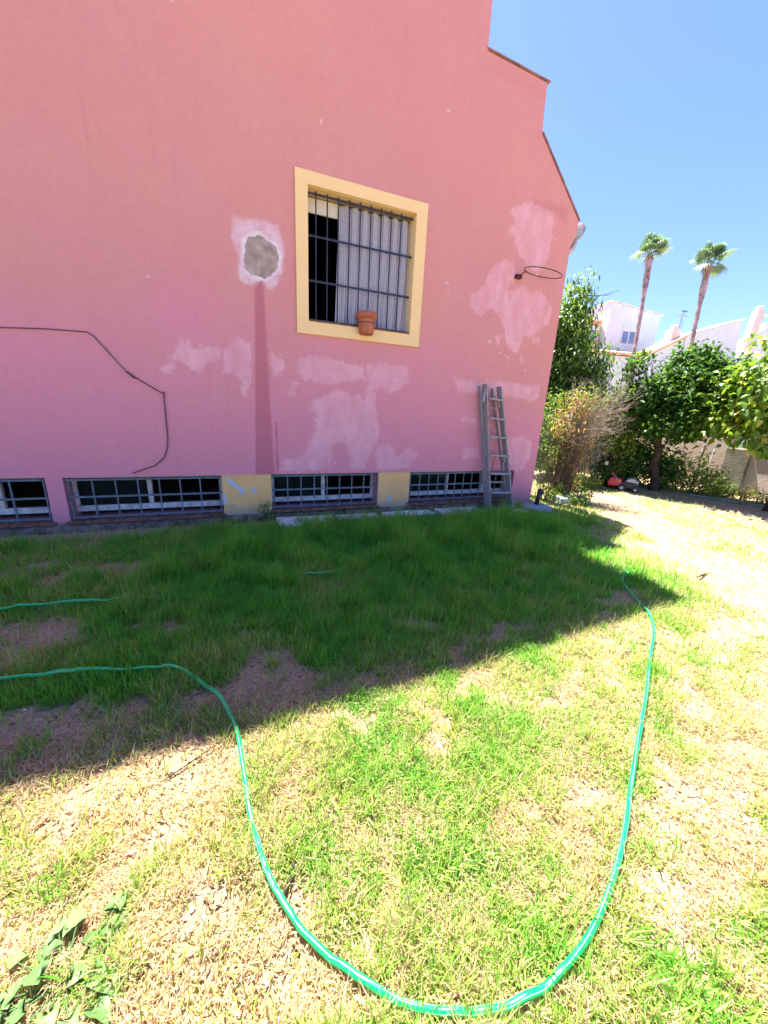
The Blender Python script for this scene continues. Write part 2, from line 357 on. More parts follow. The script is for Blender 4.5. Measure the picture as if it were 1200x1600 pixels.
def hose_mat():
    m, nt, b = nmat('green_hose'); at = N(nt, 'ShaderNodeAttribute', attribute_name='along').outputs['Fac']; ar = N(nt, 'ShaderNodeAttribute', attribute_name='around').outputs['Fac']
    c = (.0, .38, .085)
    def helix(k, off, w):
        s = math_(nt, 'FRACT', math_(nt, 'ADD', math_(nt, 'MULTIPLY', at, k), math_(nt, 'ADD', ar, off))); return math_(nt, 'LESS_THAN', s, w)
    ln = math_(nt, 'LESS_THAN', math_(nt, 'FRACT', math_(nt, 'ADD', math_(nt, 'MULTIPLY', ar, 2), math_(nt, 'MULTIPLY', at, 1.3))), .13)
    col = mixc(nt, math_(nt, 'MULTIPLY', ln, .8), c, (.30, .72, .38))
    col = mixc(nt, math_(nt, 'MULTIPLY', helix(14, 0, .05), .7), col, (.0, .16, .10)); 
    nz = noise(nt, N(nt, 'ShaderNodeNewGeometry').outputs['Position'], 40, 4)
    col = mixc(nt, math_(nt, 'MULTIPLY_ADD', nz, 1.2, -.5, clamp=True), col, (.02, .42, .15))
    L(nt, col, b.inputs['Base Color']); b.inputs['Roughness'].default_value = .32; b.inputs['Specular IOR Level'].default_value = .5; return m
M['hose'] = hose_mat()
M['grass'] = leafmat('grass_blade', [(0, (.080, .35, .050)), (.3, (.125, .42, .045)), (.5, (.20, .38, .045)), (.66, (.42, .49, .13)), (.78, (.46, .42, .22)), (.9, (.58, .43, .32)), (1, (.42, .26, .17))], .48, .6, .2)  # low green stops brightened to lift the lawn in the house's shade
M['weed'] = leafmat('weed_leaf', [(0, (.09, .19, .055)), (1, (.19, .32, .11))], .3, .5, .3)
M['citrus'] = leafmat('citrus_leaf', [(0, (0.023, 0.071, 0.014)), (.5, (0.058, 0.150, 0.023)), (.85, (0.138, 0.265, 0.032)), (1, (0.313, 0.460, 0.058))], .45, .5, .28)
M['loquat'] = leafmat('long_leaf', [(0, (0.049, 0.115, 0.020)), (.5, (0.117, 0.231, 0.035)), (.85, (0.255, 0.371, 0.058)), (1, (0.509, 0.566, 0.116))], .45, .35, .45)
M['fig'] = leafmat('broad_leaf', [(0, (0.082, 0.165, 0.024)), (.5, (0.182, 0.314, 0.038)), (.85, (0.347, 0.445, 0.061)), (1, (0.765, 0.593, 0.108))], .45, .4, .4)
M['bush'] = leafmat('bush_leaf', [(0, (0.073, 0.148, 0.024)), (.5, (0.163, 0.281, 0.041)), (1, (0.30, 0.38, 0.08))], .45, .5, .3)
M['dryleaf'] = leafmat('dry_leaf', [(0, (.22, .22, .07)), (.4, (.38, .30, .12)), (.7, (.50, .27, .12)), (1, (.62, .42, .24))], .35, .8, .1)
M['crumb'] = leafmat('crumb', [(0, (.14, .07, .035)), (.3, (.32, .19, .11)), (.75, (.50, .34, .23)), (1, (.60, .45, .33))], .1, .9, .1)
M['frond'] = leafmat('palm_frond', [(0, (.09, .19, .11)), (.6, (.18, .30, .19)), (1, (.30, .38, .27))], .25, .5, .35)

# ------------------------------------------------------------------ ground fields
BARE = [(-.22,1.18,.22,.20,1.0),(-.45,1.05,.15,.08,.9),(-.12,.60,.28,.09,.95),(-.30,.80,.10,.05,.8),(.25,.62,.10,.05,.6),(1.45,.62,.20,.07,.7),(2.3,1.0,.3,.08,.6),(3.4,1.2,.5,.12,.6),(-1.3,2.55,.5,.22,.6),(-1.1,1.75,.5,.16,.7),(-1.6,3.6,.9,.2,.5),(-.55,.95,.16,.05,.8),(.0,1.2,.14,.06,.6),(.35,1.35,.2,.05,.5),(.35,.75,.12,.05,.5),(.85,1.2,.12,.08,.5),(.9,.75,.1,.08,.5),(-.38,1.28,.40,.16,1.0),(-.62,1.22,.20,.08,.7),(-.03,1.78,.26,.14,.9),(.10,1.62,.25,.07,.9),(-.08,2.22,.16,.06,.8),(-.66,2.42,.18,.06,.8),(1.07,1.97,.22,.10,.8),(1.55,1.72,.35,.06,.7),
        (-.15,.74,.16,.07,.9),(-.40,.66,.20,.09,.9),(1.75,1.15,.35,.06,.55),(1.6,.46,.35,.10,.7),(2.1,.6,.3,.12,.6),(-.9,1.75,.35,.10,.5),(.75,1.62,.5,.04,.6),(1.2,1.40,.22,.08,.6),(3.05,1.9,.25,.08,.7),(2.9,.6,.5,.2,.6)]
def fields(x, y):
    x = np.asarray(x, float); y = np.asarray(y, float)
    n = fbm(x, y, 1.3, 4, 3); n2 = fbm(x, y, 5.5, 4, 8)
    wx = x+(fbm(x, y, 4, 4, 21)-.5)*.75; wy = y+(fbm(x, y, 4, 4, 27)-.5)*.55
    soil = np.zeros_like(x)
    for cx, cy, rx, ry, a in BARE: soil = np.maximum(soil, a*(1-sstep(.55, 1.25, np.hypot((wx-cx)/rx, (wy-cy)/ry))))
    # trodden track from the mower down to the right
    tx = np.interp(y, [0, 1.4, 2.5, 4.0, 5.7, 7], [3.9, 4.35, 5.0, 6.2, 6.9, 7.2])
    track = 1-sstep(.25, .60, np.abs(wx-tx)); soil = np.maximum(soil, track*.8*(y < 6.5)*sstep(.38, .5, n2))
    shade = sstep(1.5, 2.0, y)*(1-sstep(3.4, 4.6, x))           # lawn that the house shelters stays green
    lush = sstep(2.5, 3.6, y+.9*(n-.5))*(1-sstep(4.6, 5.3, x))*sstep(-1.4, .2, x+.5*(n2-.5))
    green = .52+1.0*(n2-.5)+.7*(n-.5)+.30*shade+.35*lush - soil*1.35 - .35*track
    green -= .06*sstep(2.0, 4.0, x)*(1-shade)
    wb = sstep(4.35, 4.62, y)*(x < 4.8)*(x > -4); green -= .9*wb*(1-sstep(3.9, 4.3, x)); soil = np.maximum(soil, .8*wb)
    green -= .5*sstep(7.5, 9, x)
    return np.clip(green, 0, 1), np.clip(soil, 0, 1), lush, shade
def gh(x, y):
    x = np.asarray(x, float); y = np.asarray(y, float)
    fade = (1-sstep(10, 16, np.hypot(x-3, y-3)))
    return ((fbm(x, y, .7, 3, 31)-.5)*.05+(fbm(x, y, 5, 4, 37)-.5)*.055+(fbm(x, y, 16, 2, 47)-.5)*.022)*fade*(1-.8*sstep(4.2, 4.7, y)*(x < 4.9))
def axis(lo, hi, step, far):
    a = list(np.arange(lo, hi, step)); s = step; v = hi
    while v < far: a.append(v); s *= 1.35; v += s
    a.append(far); s = step; v = lo-step
    b = []
    while v > -far: b.append(v); s *= 1.35; v -= s
    return np.array([-far]+b[::-1]+a)
xs = axis(-2.5, 10.5, .035, 600); ys = axis(-.5, 7, .035, 600)
GX, GY = np.meshgrid(xs, ys); gx = GX.ravel(); gy = GY.ravel()
gg, gs, _, _ = fields(gx, gy)
gz = gh(gx, gy)
nx, ny = len(xs), len(ys); ii = (np.arange(ny-1)[:, None]*nx+np.arange(nx-1)).ravel()
cx_ = (gx[ii]+gx[ii+1])/2; cy_ = (gy[ii]+gy[ii+nx])/2
gr_o = npmesh('ground', np.stack([gx, gy, gz], 1), F4=np.stack([ii, ii+1, ii+nx+1, ii+nx], 1), m=M['ground'], attrs=dict(green=gg, soil=gs), smooth=True)
tag(gr_o, kind='structure')

# ------------------------------------------------------------------ house
HX0, HX1, HY = -8.5, 4.66, 4.80
house = empty('house', (-2, 4.8, 0), 'tall pink rendered house with stepped gable and yellow window surround filling the left', 'house')
inv = Matrix.Translation((2, -4.8, 0))
HP = []
def hpart(mb, name, m, **kw):
    o = mb.build(name, m, house, **kw); o.matrix_parent_inverse = inv; return o
PROF = [(HX1, 0), (4.63, 3.92), (4.70, 4.06), (4.70, 4.26), (3.85, 5.05), (3.82, 5.56), (2.915, 5.59), (2.87, 8.70), (1.4, 9.05), (-.6, 9.35), (HX0, 9.3)]
def top_at(x):
    pts = [(4.70,4.26),(3.85,5.05),(3.82,5.56),(2.915,5.59),(2.87,8.70),(1.4,9.05),(-.6,9.35),(HX0,9.3)][::-1]
    return float(np.interp(x, [p[0] for p in pts], [p[1] for p in pts]))
HOLES = [(-4.05,-2.01,.12,.62),(-1.86,-.285,.12,.615),(.305,1.785,.135,.62),(2.29,4.225,.145,.62),(.80,2.125,2.475,3.82)]
TH = .32
PATCH = [
[(3.62,4.25),(3.79,4.31),(4.03,4.30),(4.29,4.25),(4.28,3.98),(4.26,3.74),(4.15,3.54),(4.00,3.51),(3.84,3.60),(3.67,3.75),(3.52,3.92),(3.59,4.04),(3.48,4.13)],
[(3.47,3.57),(3.63,3.58),(3.73,3.43),(3.59,3.26),(3.65,3.08),(3.72,3.19),(3.89,3.32),(4.03,3.26),(4.22,3.32),(4.34,3.16),(4.46,3.10),(4.45,2.89),(4.22,2.72),(4.03,2.62),(4.00,2.50),(3.92,2.40),(3.69,2.55),(3.69,2.71),(3.55,2.82),(3.41,2.93),(3.30,2.93),(3.22,2.80),(3.12,2.87),(3.02,2.93),(3.03,3.06),(3.21,3.20),(3.29,3.40)],
[(4.23,2.68),(4.37,2.66),(4.36,2.56),(4.19,2.60)],
[(3.94,2.48),(3.99,2.46),(4.09,2.29),(4.05,2.27)],
[(3.50,2.61),(3.63,2.61),(3.55,2.50)],
[(2.89,1.96),(3.31,1.95),(3.56,1.98),(4.05,1.98),(4.46,1.97),(4.46,1.77),(4.33,1.73),(4.05,1.78),(3.76,1.77),(3.47,1.81),(3.16,1.80),(2.97,1.81)],
[(3.95,1.15),(4.24,1.17),(4.50,1.09),(4.51,0.85),(4.41,0.64),(4.24,0.56),(4.05,0.85)],
[(3.09,1.47),(3.33,1.46),(3.35,1.35),(3.08,1.37)],
[(3.23,0.97),(3.43,0.99),(3.47,0.80),(3.18,0.82)],
[(-0.76,1.99),(-0.69,1.98),(-0.59,2.06),(-0.58,2.12),(-0.51,2.11),(-0.49,2.04),(-0.40,2.07),(-0.22,2.05),(-0.20,1.96),(-0.32,1.91),(-0.43,1.80),(-0.52,1.85),(-0.64,1.90),(-0.67,1.86),(-0.68,1.74),(-0.80,1.76),(-0.79,1.84),(-0.73,1.88)],
[(-0.15,2.09),(-0.08,2.11),(-0.06,2.17),(0.01,2.21),(0.10,2.15),(0.14,2.08),(0.12,1.87),(0.08,1.58),(-0.01,1.58),(0.02,1.74),(-0.05,1.82),(-0.18,1.82)],
[(0.35,2.05),(0.46,2.05),(0.53,1.97),(0.50,1.87),(0.40,1.83),(0.35,1.87)],
[(0.65,2.05),(0.78,2.07),(1.44,2.04),(1.51,2.00),(1.50,1.85),(1.21,1.82),(1.17,1.78),(0.78,1.80),(0.66,1.88)],
[(1.51,2.07),(1.65,2.04),(1.68,2.12),(1.85,2.10),(2.15,2.07),(2.21,1.85),(1.89,1.72),(1.77,1.81),(1.66,1.74),(1.71,1.49),(1.76,1.25),(1.73,1.08),(1.56,0.68),(1.35,0.66),(1.36,1.00),(1.27,1.05),(1.11,1.03),(1.08,0.65),(0.80,0.67),(0.75,0.91),(0.84,1.13),(0.89,1.29),(0.91,1.40),(0.73,1.46),(0.84,1.48),(0.86,1.61),(0.99,1.61),(1.11,1.70),(1.24,1.71),(1.35,1.60),(1.45,1.67),(1.53,1.58),(1.57,1.73),(1.63,1.81)],
[(1.75,1.01),(1.91,1.03),(2.06,0.84),(2.25,0.97),(2.36,0.88),(2.28,0.67),(1.75,0.66)],
[(0.43,0.81),(0.74,0.83),(0.77,0.64),(0.42,0.63)],
[(0.56,1.79),(0.65,1.78),(0.63,1.61),(0.56,1.62)]]
HALO = [(0.01,3.38),(0.16,3.38),(0.28,3.39),(0.47,3.39),(0.51,3.29),(0.53,3.19),(0.51,2.94),(0.43,2.76),(0.35,2.73),(0.29,2.83),(0.19,2.76),(0.08,2.76),(0.03,2.86),(0.05,2.97),(0.03,3.08),(0.00,3.17)]
CEMENT = [(0.17,3.22),(0.28,3.26),(0.35,3.22),(0.46,3.18),(0.48,3.08),(0.45,2.97),(0.37,2.87),(0.31,2.84),(0.23,2.87),(0.19,2.85),(0.12,2.91),(0.10,3.02),(0.13,3.12),(0.12,3.17)]
def sdf(poly, x, z):
    d = np.full(x.shape, 1e9); ins = np.zeros(x.shape, bool); n = len(poly)
    for i in range(n):
        ax, az = poly[i]; bx_, bz = poly[(i+1) % n]; ex, ez = bx_-ax, bz-az
        t = np.clip(((x-ax)*ex+(z-az)*ez)/(ex*ex+ez*ez+1e-12), 0, 1); d = np.minimum(d, np.hypot(x-ax-ex*t, z-az-ez*t))
        c = ((az > z) != (bz > z)) & (x < (bx_-ax)*(z-az)/((bz-az) if bz != az else 1e-9)+ax); ins ^= c
    return np.where(ins, -d, d)
mb = MB()
keys = sorted(set([HX0, -6, 2.87, 2.915, 3.82, 3.85, 1.4, -.6, 4.225]+[h[0] for h in HOLES]+[h[1] for h in HOLES]))
cuts = list(keys)
for v in np.arange(-.98, 4.2, .05):
    if min(abs(v-k) for k in keys) > .012: cuts.append(float(v))
cuts = sorted(cuts)
def strip(x0, x1, z0, z1l, z1r, x0t=None):
    # front and back face quads of the wall
    y = HY; n = max(1, int(min(z1l, z1r, 4.8)/.05-z0/.05)) if x1 > -1.1 else 1
    zs = [z0+(min(z1l, z1r, 4.8)-z0)*k/n for k in range(n+1)] if n > 1 else [z0]
    L_ = zs[:-1]+[zs[-1] if n > 1 else z0]
    for k in range(len(zs)-1): mb.add([(x0,y,zs[k]),(x1,y,zs[k]),(x1,y,zs[k+1]),(x0,y,zs[k+1])], [(0,1,2,3)])
    if z1l > zs[-1]+1e-5 or z1r > zs[-1]+1e-5: mb.add([(x0,y,zs[-1]),(x1,y,zs[-1]),(x1,y,z1r),(x0,y,z1l)], [(0,1,2,3)])
    y = HY+TH; mb.add([(x0,y,z0),(x1,y,z0),(x1,y,z1r),(x0,y,z1l)], [(3,2,1,0)])
E1 = 1e-4
for i in range(len(cuts)-1):
    a, b = cuts[i], cuts[i+1]; hs = sorted([h for h in HOLES if h[0] <= a+1e-6 and h[1] >= b-1e-6], key=lambda h: h[2])
    z = -.6
    for h in hs: strip(a, b, z, h[2], h[2]); z = h[3]
    strip(a, b, z, top_at(a+E1 if a != HX0 else a), top_at(b-E1))
# last column, out to the slightly battered corner
def redge(z): return float(np.interp(z, [-.6, 3.92, 4.06, 4.26], [4.665, 4.63, 4.70, 4.70]))
zs = sorted(set([-.6+.06*k for k in range(76)]+[3.92, 4.06, 4.26])); zs = [z for z in zs if z <= 4.2601]; K = 9
for a, b in zip(zs[:-1], zs[1:]):
    for k in range(K):
        fx = lambda z, q: 4.225+(redge(z)-4.225)*q/K
        mb.add([(fx(a,k),HY,a),(fx(a,k+1),HY,a),(fx(b,k+1),HY,b),(fx(b,k),HY,b)], [(0,1,2,3)])
for k in range(K):
    xa = 4.225+.475*k/K; xb = 4.225+.475*(k+1)/K; mb.add([(xa,HY,4.26),(xb,HY,4.26),(xb,HY,max(4.26,top_at(xb-E1))),(xa,HY,top_at(xa))], [(0,1,2,3)])
mb.add([(p[0], HY+TH, p[1]) for p in [(4.225,-.6),(4.665,-.6),(4.63,3.92),(4.70,4.06),(4.70,4.26),(4.225,top_at(4.225))]], [(5,4,3,2,1,0)])
# reveals
for (x0, x1, z0, z1) in HOLES:
    mb.add([(x0,HY,z0),(x1,HY,z0),(x1,HY+TH,z0),(x0,HY+TH,z0),(x0,HY,z1),(x1,HY,z1),(x1,HY+TH,z1),(x0,HY+TH,z1)], [(0,1,2,3),(4,7,6,5),(0,3,7,4),(1,5,6,2)])
# side of the wall at its end and its top
ed = [(4.665,-.6),(4.63,3.92),(4.70,4.06),(4.70,4.26),(3.85,5.05),(3.82,5.56),(2.915,5.59),(2.87,8.70),(1.4,9.05),(-.6,9.35),(HX0,9.3),(HX0,-.6)]
for p, q in zip(ed[:-1], ed[1:]): mb.add([(p[0],HY,p[1]),(p[0],HY+TH,p[1]),(q[0],HY+TH,q[1]),(q[0],HY,q[1])], [(0,1,2,3)])
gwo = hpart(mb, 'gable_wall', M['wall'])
co_ = np.array(mb.v); gx_, gz_ = co_[:, 0], co_[:, 2]
for nm, PL in (('patch', PATCH), ('halo', [HALO]), ('cement', [CEMENT])):
    dd_ = np.full(len(gx_), 1.0)
    for p_ in PL: dd_ = np.minimum(dd_, sdf(p_, gx_, gz_))
    at_ = gwo.data.attributes.new(nm, 'FLOAT', 'POINT'); at_.data.foreach_set('value', dd_.astype(np.float32))
# body behind: same outline, a shade lower and narrower so no faces coincide
mb = MB(); YB = 12.5
ed2 = [(4.60,-.6),(4.60,4.0),(4.60,4.24),(3.80,5.0),(3.77,5.50),(2.87,5.53),(2.82,8.64),(1.4,8.99),(-.6,9.29),(HX0+.03,9.24),(HX0+.03,-.6)]
for p, q in zip(ed2[:-1], ed2[1:]): mb.add([(p[0],HY+TH-.02,p[1]),(p[0],YB,p[1]),(q[0],YB,q[1]),(q[0],HY+TH-.02,q[1])], [(0,1,2,3)])
mb.add([(p[0],YB,p[1]) for p in ed2], [tuple(range(len(ed2)))[::-1]])
hpart(mb, 'rear_body', M['wallplain'])
# rooms seen as darkness behind the openings
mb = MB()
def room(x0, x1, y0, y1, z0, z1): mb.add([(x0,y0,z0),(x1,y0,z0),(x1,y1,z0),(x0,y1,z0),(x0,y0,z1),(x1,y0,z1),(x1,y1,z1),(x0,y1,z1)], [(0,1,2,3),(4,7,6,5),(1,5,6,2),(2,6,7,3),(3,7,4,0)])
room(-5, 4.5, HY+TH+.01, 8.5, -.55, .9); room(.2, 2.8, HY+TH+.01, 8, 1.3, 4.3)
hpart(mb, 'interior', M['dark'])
# coping along the steps
for p, q in (((4.715,4.255),(3.845,5.065)),((3.86,5.565),(2.90,5.60))  ):
    d = Vector((q[0]-p[0],0,q[1]-p[1])).normalized(); n = Vector((d.z,0,-d.x)); n = -n if n.z < 0 else n
    a = Vector((p[0],0,p[1])); b = Vector((q[0],0,q[1]))
    mb = MB(); vs = [Vector((c.x, y, c.z)) + n*o for c in (a, b) for y in (HY-.02, HY+TH+.02) for o in (.002, .012)]
    mb.add(vs, [(0,1,3,2),(4,6,7,5),(0,4,5,1),(2,3,7,6),(1,5,7,3),(0,2,6,4)])
    hpart(mb, 'coping', M['coping'])
# window surround, mitred as a flat band
mb = MB()
ox0, ox1, oz0, oz1 = .664, 2.272, 2.328, 3.945; ix0, ix1, iz0, iz1 = .80, 2.125, 2.475, 3.82; yf = HY-.028
mb.box(ox0, ox1, yf, HY-.001, iz1, oz1); mb.box(ox0, ox1, yf, HY-.001, oz0, iz0)
mb.box(ox0, ix0, yf, HY-.001, iz0+.0005, iz1-.0005); mb.box(ix1, ox1, yf, HY-.001, iz0+.0005, iz1-.0005)
# painted reveals
mb.box(ix1-.004, ix1+.02, HY, HY+.30, iz0+.001, iz1-.001); mb.box(ix0-.02, ix0+.004, HY, HY+.30, iz0+.001, iz1-.001); mb.box(ix0+.005, ix1-.005, HY, HY+.30, iz1-.004, iz1+.02)
hpart(mb, 'window_surround', M['yellow'])
mb = MB(); mb.box(ix0+.005, ix1-.005, HY-.034, HY+.25, iz0-.006, iz0+.012)
hpart(mb, 'window_sill', M['sill'], bevel=.003)
# upper window: bars, shutter box, curtain, dark sash
win = hpart(MB().box(ix0+.006, ix1-.006, HY+.20, HY+.23, iz1-.10, iz1-.006).box(ix0+.006, ix0+.03, HY+.20, HY+.23, iz0+.02, iz1-.101).box(ix1-.04, ix1-.006, HY+.20, HY+.23, iz0+.02, iz1-.101).box(ix0+.031, ix1-.041, HY+.20, HY+.23, iz0+.014, iz0+.05), 'window', M['barsdark'])
def sub(mb, name, m, par, **kw):
    o = mb.build(name, m, par, **kw); o.matrix_parent_inverse = par.matrix_world.inverted() if par.parent is None else Matrix.Identity(4); return o
def subh(mb, name, m, par, **kw):      # par is a house part in world coordinates
    return mb.build(name, m, par, **kw)
mb = MB()
for k in range(9):
    x = .905+k*.132; mb.tube([(x, HY+.065, iz0-.02), (x, HY+.065, iz1+.02)], .0085, 6)
for z in (iz0+.445, iz0+.90): mb.beam((ix0-.02, HY+.052, z), (ix1+.02, HY+.052, z), .008, .022)
mb.beam((ix0, HY+.062, iz0+.03), (ix1, HY+.062, iz0+.03), .008, .02); mb.beam((ix0, HY+.062, iz1-.035), (ix1, HY+.062, iz1-.035), .008, .02)
subh(mb, 'bars', M['barsdark'], win)
subh(MB().box(ix0+.006, 1.20, HY+.17, HY+.199, iz1-.17, iz1-.02), 'shutter_box', M['shutter'], win, bevel=.01)
cv = []; nxs, nzs = 120, 12
for j in range(nzs+1):
    for i in range(nxs+1):
        u = i/nxs; w = j/nzs; x = 1.185-.03*(w**2)*(1-u)+u*(.94+.005*math.sin(w*5))
        cv.append((x, HY+.13+.026*math.sin(u*47+math.sin(w*3+u*4)*.7)+.010*math.sin(u*90+1+w), iz0+.02+(1-w)*1.28))
cf = [(j*(nxs+1)+i, j*(nxs+1)+i+1, (j+1)*(nxs+1)+i+1, (j+1)*(nxs+1)+i) for j in range(nzs) for i in range(nxs)]
c_o = subh(MB().add(cv, cf), 'curtain', M['curtain'], win, smooth=True)
# basement windows
def basement(h, nb, sash, slab=True):
    x0, x1, z0, z1 = h
    mb = MB(); t = .045; y0 = HY+.19; y1 = HY+.24
    mb.box(x0+.004, x1-.004, y0, y1, z1-t, z1-.004); mb.box(x0+.004, x1-.004, y0, y1, z0+.06, z0+.06+t*1.5)
    mb.box(x0+.004, x0+t, y0, y1, z0+.061+t*1.5, z1-t-.001); mb.box(x1-t, x1-.004, y0, y1, z0+.061+t*1.5, z1-t-.001)
    for s in sash: mb.box(s-.025, s+.025, y0-.004, y1-.004, z0+.061+t*1.5, z1-t-.001)
    w = hpart(mb, 'basement_window', M['whitepaint'], bevel=.004)
    for a, b in zip([x0+t]+[s+.025 for s in sash], [s-.025 for s in sash]+[x1-t]):
        if (a-x0) < .1 or len(sash) == 0: subh(MB().box(a+.002, b-.002, y0+.02, y0+.026, z0+.13, z1-t-.002), 'pane', M['glass'], w)
    mb = MB(); n = nb
    for k in range(n):
        x = x0+.03+(x1-x0-.06)*k/(n-1); mb.beam((x, HY+.035, z0+.01), (x, HY+.035, z1-.001), .014, .014)
    for z in (z0+.035, z0+.27, z1-.03): mb.beam((x0+.003, HY+.024, z), (x1-.003, HY+.024, z), .007, .022)
    subh(mb, 'bars', M['bars'], w)
    mb = MB(); x = x0-.03; 
    while x < x1+.03:
        xe = min(x+.245, x1+.03); mb.box(x+.002, xe-.002, HY-.055, HY+.18, z0-.022, z0+.004); x = xe
    subh(mb, 'sill', M['sill'], w, bevel=.004)
    return w
basement(HOLES[0], 8, [-3.0, -2.5]); basement(HOLES[1], 8, [-1.10]); basement(HOLES[2], 9, [1.02]); basement(HOLES[3], 13, [3.05, 3.75])
# an inward-tilted open sash in the right basement window
hpart(MB().box(2.55, 2.58, HY+.25, HY+.29, .24, .57).box(2.95, 2.98, HY+.25, HY+.29, .24, .57).box(2.581, 2.949, HY+.25, HY+.29, .24, .28).box(2.581, 2.949, HY+.25, HY+.29, .53, .57), 'open_sash', M['whitepaint'])
# ochre painted piers and rough plinth
for x0, x1 in ((-.283, .303), (1.787, 2.288)):
    hpart(MB().box(x0, x1, HY-.006, HY-.001, .10, .617), 'painted_pier', M['pillar'])
mb = MB(); pv = []; n = 160
for i in range(n+1):
    x = HX0+(4.2-HX0)*i/n; j = random.uniform(-.012, .012)
    for y, z in ((HY-.05+j, -.1), (HY-.045+j, .075+j*.5), (HY-.0015, .10)): pv.append((x, y, z))
mb.add(pv, [(i*3+k, i*3+3+k, i*3+4+k, i*3+1+k) for i in range(n) for k in range(2)])
hpart(mb, 'plinth', M['plinth'])
# eave gutter on the hidden side and its downpipe
gut = hpart(MB().prism([(4.70,4.06),(4.93,4.13),(4.98,4.27),(4.90,4.32),(4.72,4.24)], HY+.10, 12.2), 'gutter', M['gutter'], bevel=.01)
hpart(MB().tube([(4.86,4.98,4.16),(4.87,4.98,4.08),(4.86,4.98,4.02),(4.82,4.98,3.96),(4.75,4.98,3.94),(4.70,4.98,3.92),(4.69,4.99,3.85),(4.69,4.99,.1)], .04, 10), 'downpipe', M['gutter'], smooth=True)

# things on the wall
pot = empty('flower_pot', (1.50, 4.70, 2.385), 'empty terracotta flower pot hooked on the barred window sill', 'flower pot')
MB().lathe([(.083,0),(.088,.01),(.112,.165),(.114,.17),(.108,.172)], 28).build('pot_body', M['terra'], pot, smooth=True)
MB().lathe([(.110,.168),(.132,.170),(.134,.235),(.127,.243),(.118,.240),(.112,.19),(.02,.17)], 28).build('rim', M['terra'], pot, smooth=True)
tc_ = [(.108*math.cos(a*math.pi/12), .108*math.sin(a*math.pi/12), .125) for a in range(25)]
MB().tube(tc_, .004, 6).tube([(0, .1, .125), (0, .16, .15), (0, .175, .2)], .004, 6).build('holding_ring', M['barsdark'], pot)
hoop = empty('wire_hoop', (3.74, 4.8, 3.42), 'thin rusty wire hoop on a short bracket on the upper right pink wall', 'hoop')
hp = []
for k in range(37):
    a = 2*math.pi*k/36; hp.append((.29+.29*math.cos(a), -.20+.20*math.sin(a), .03*math.sin(a)-.02*math.cos(a)+.02))
MB().tube(hp, .0055, 6, caps=False).build('ring', M['rust'], hoop)
MB().box(-.03, .06, -.05, .002, -.05, .0).tube([(.02, -.03, -.02), (.04, -.15, .02)], .008, 6).build('bracket', M['rust'], hoop, bevel=.004)
mb = MB(); cb = [(-3.0,4.787,2.0),(-2.4,4.787,2.04),(-1.88,4.787,2.08),(-1.75,4.785,2.09),(-1.42,4.785,2.10),(-1.37,4.785,2.07),(-1.25,4.785,1.91),(-1.13,4.785,1.75),(-1.06,4.785,1.70)]
mb.tube(cb, .0055, 7).tube([(-1.12,4.78,1.745),(-1.055,4.78,1.69)], .012, 8)
cabl = tag(mb.build('wall_cable', M['cable'], None, smooth=True), 'loose black cable sagging across the lower left of the pink wall', 'cable')
MB().tube([(-1.06,4.785,1.70),(-.98,4.787,1.65),(-.92,4.786,1.61),(-.86,4.787,1.575),(-.81,4.785,1.545),(-.80,4.785,1.53)], .0055, 6).build('bare_wire', M['rust'], cabl)
MB().tube([(-.80,4.785,1.57),(-.805,4.784,1.54),(-.81,4.785,1.3),(-.815,4.785,1.05),(-.835,4.785,.93),(-.88,4.785,.83),(-.98,4.785,.74),(-1.10,4.785,.70),(-1.2,4.785,.66)], .0065, 7).build('hanging_end', M['cable'], cabl, smooth=True)

# ------------------------------------------------------------------ ladder
lad = empty('wooden_ladder', (3.8, 4.68, 0), 'weathered grey wooden stepladder folded and leaning against the pink wall', 'ladder')
def lp(mb, name, mat=None, **kw):
    o = mb.build(name, mat or M['wood'], lad, **kw); o.matrix_parent_inverse = Matrix.Translation((-3.8, -4.68, 0)); return o
LB, LT = Vector((3.67,4.62,-.02)), Vector((3.345,4.685,1.93)); RB, RT = Vector((4.075,4.56,-.02)), Vector((3.60,4.685,1.91))
lp(MB().beam(LB, LT, .026, .105, up=(0,1,0)), 'stile', bevel=.003); lp(MB().beam(RB, RT, .026, .105, up=(0,1,0)), 'stile', bevel=.003)
for z in (1.731, 1.457, 1.184, .911, .628, .326):
    t = z/1.93; a = LB.lerp(LT, t)+Vector((.012,-.03,0)); b = RB.lerp(RT, t)+Vector((.018,-.03,0))
    lp(MB().beam(a, b, .095, .030), 'step', bevel=.003)
bLB, bLT = LB+Vector((.0,.085,0)), LT+Vector((-.045,.055,-.03)); bRB, bRT = RB+Vector((.0,.095,0)), RT+Vector((-.075,.06,-.03))
lp(MB().beam(bLB, bLT, .024, .05, up=(0,1,0)).beam(bRB, bRT, .024, .05, up=(0,1,0)).beam(bLB.lerp(bLT,.25), bRB.lerp(bRT,.25), .05, .02).beam(bLB.lerp(bLT,.85), bRB.lerp(bRT,.85), .05, .02), 'rear_frame', bevel=.003)
p = LB.lerp(LT, .93); lp(MB().box(p.x-.034, p.x-.016, p.y-.03, p.y+.08, p.z-.12, p.z+.06), 'hinge', M['gutter'], bevel=.003)
for t in (.47, .90):
    a = LB.lerp(LT, t); b = RB.lerp(RT, t); lp(MB().beam(b+Vector((-.02,0,-.02)), b+Vector((-.06,0,-.02+.0)), .05, .04).beam(b+Vector((-.018,0,-.01)), b+Vector((-.014,0,-.11)), .04, .03), 'brace', bevel=.006)
lp(MB().tube([LB.lerp(LT,.47)+Vector((.16,0,0)), LB.lerp(LT,.40)+Vector((.14,.03,0)), LB.lerp(LT,.33)+Vector((.10,.05,0))], .004, 5), 'cord', M['cable'])

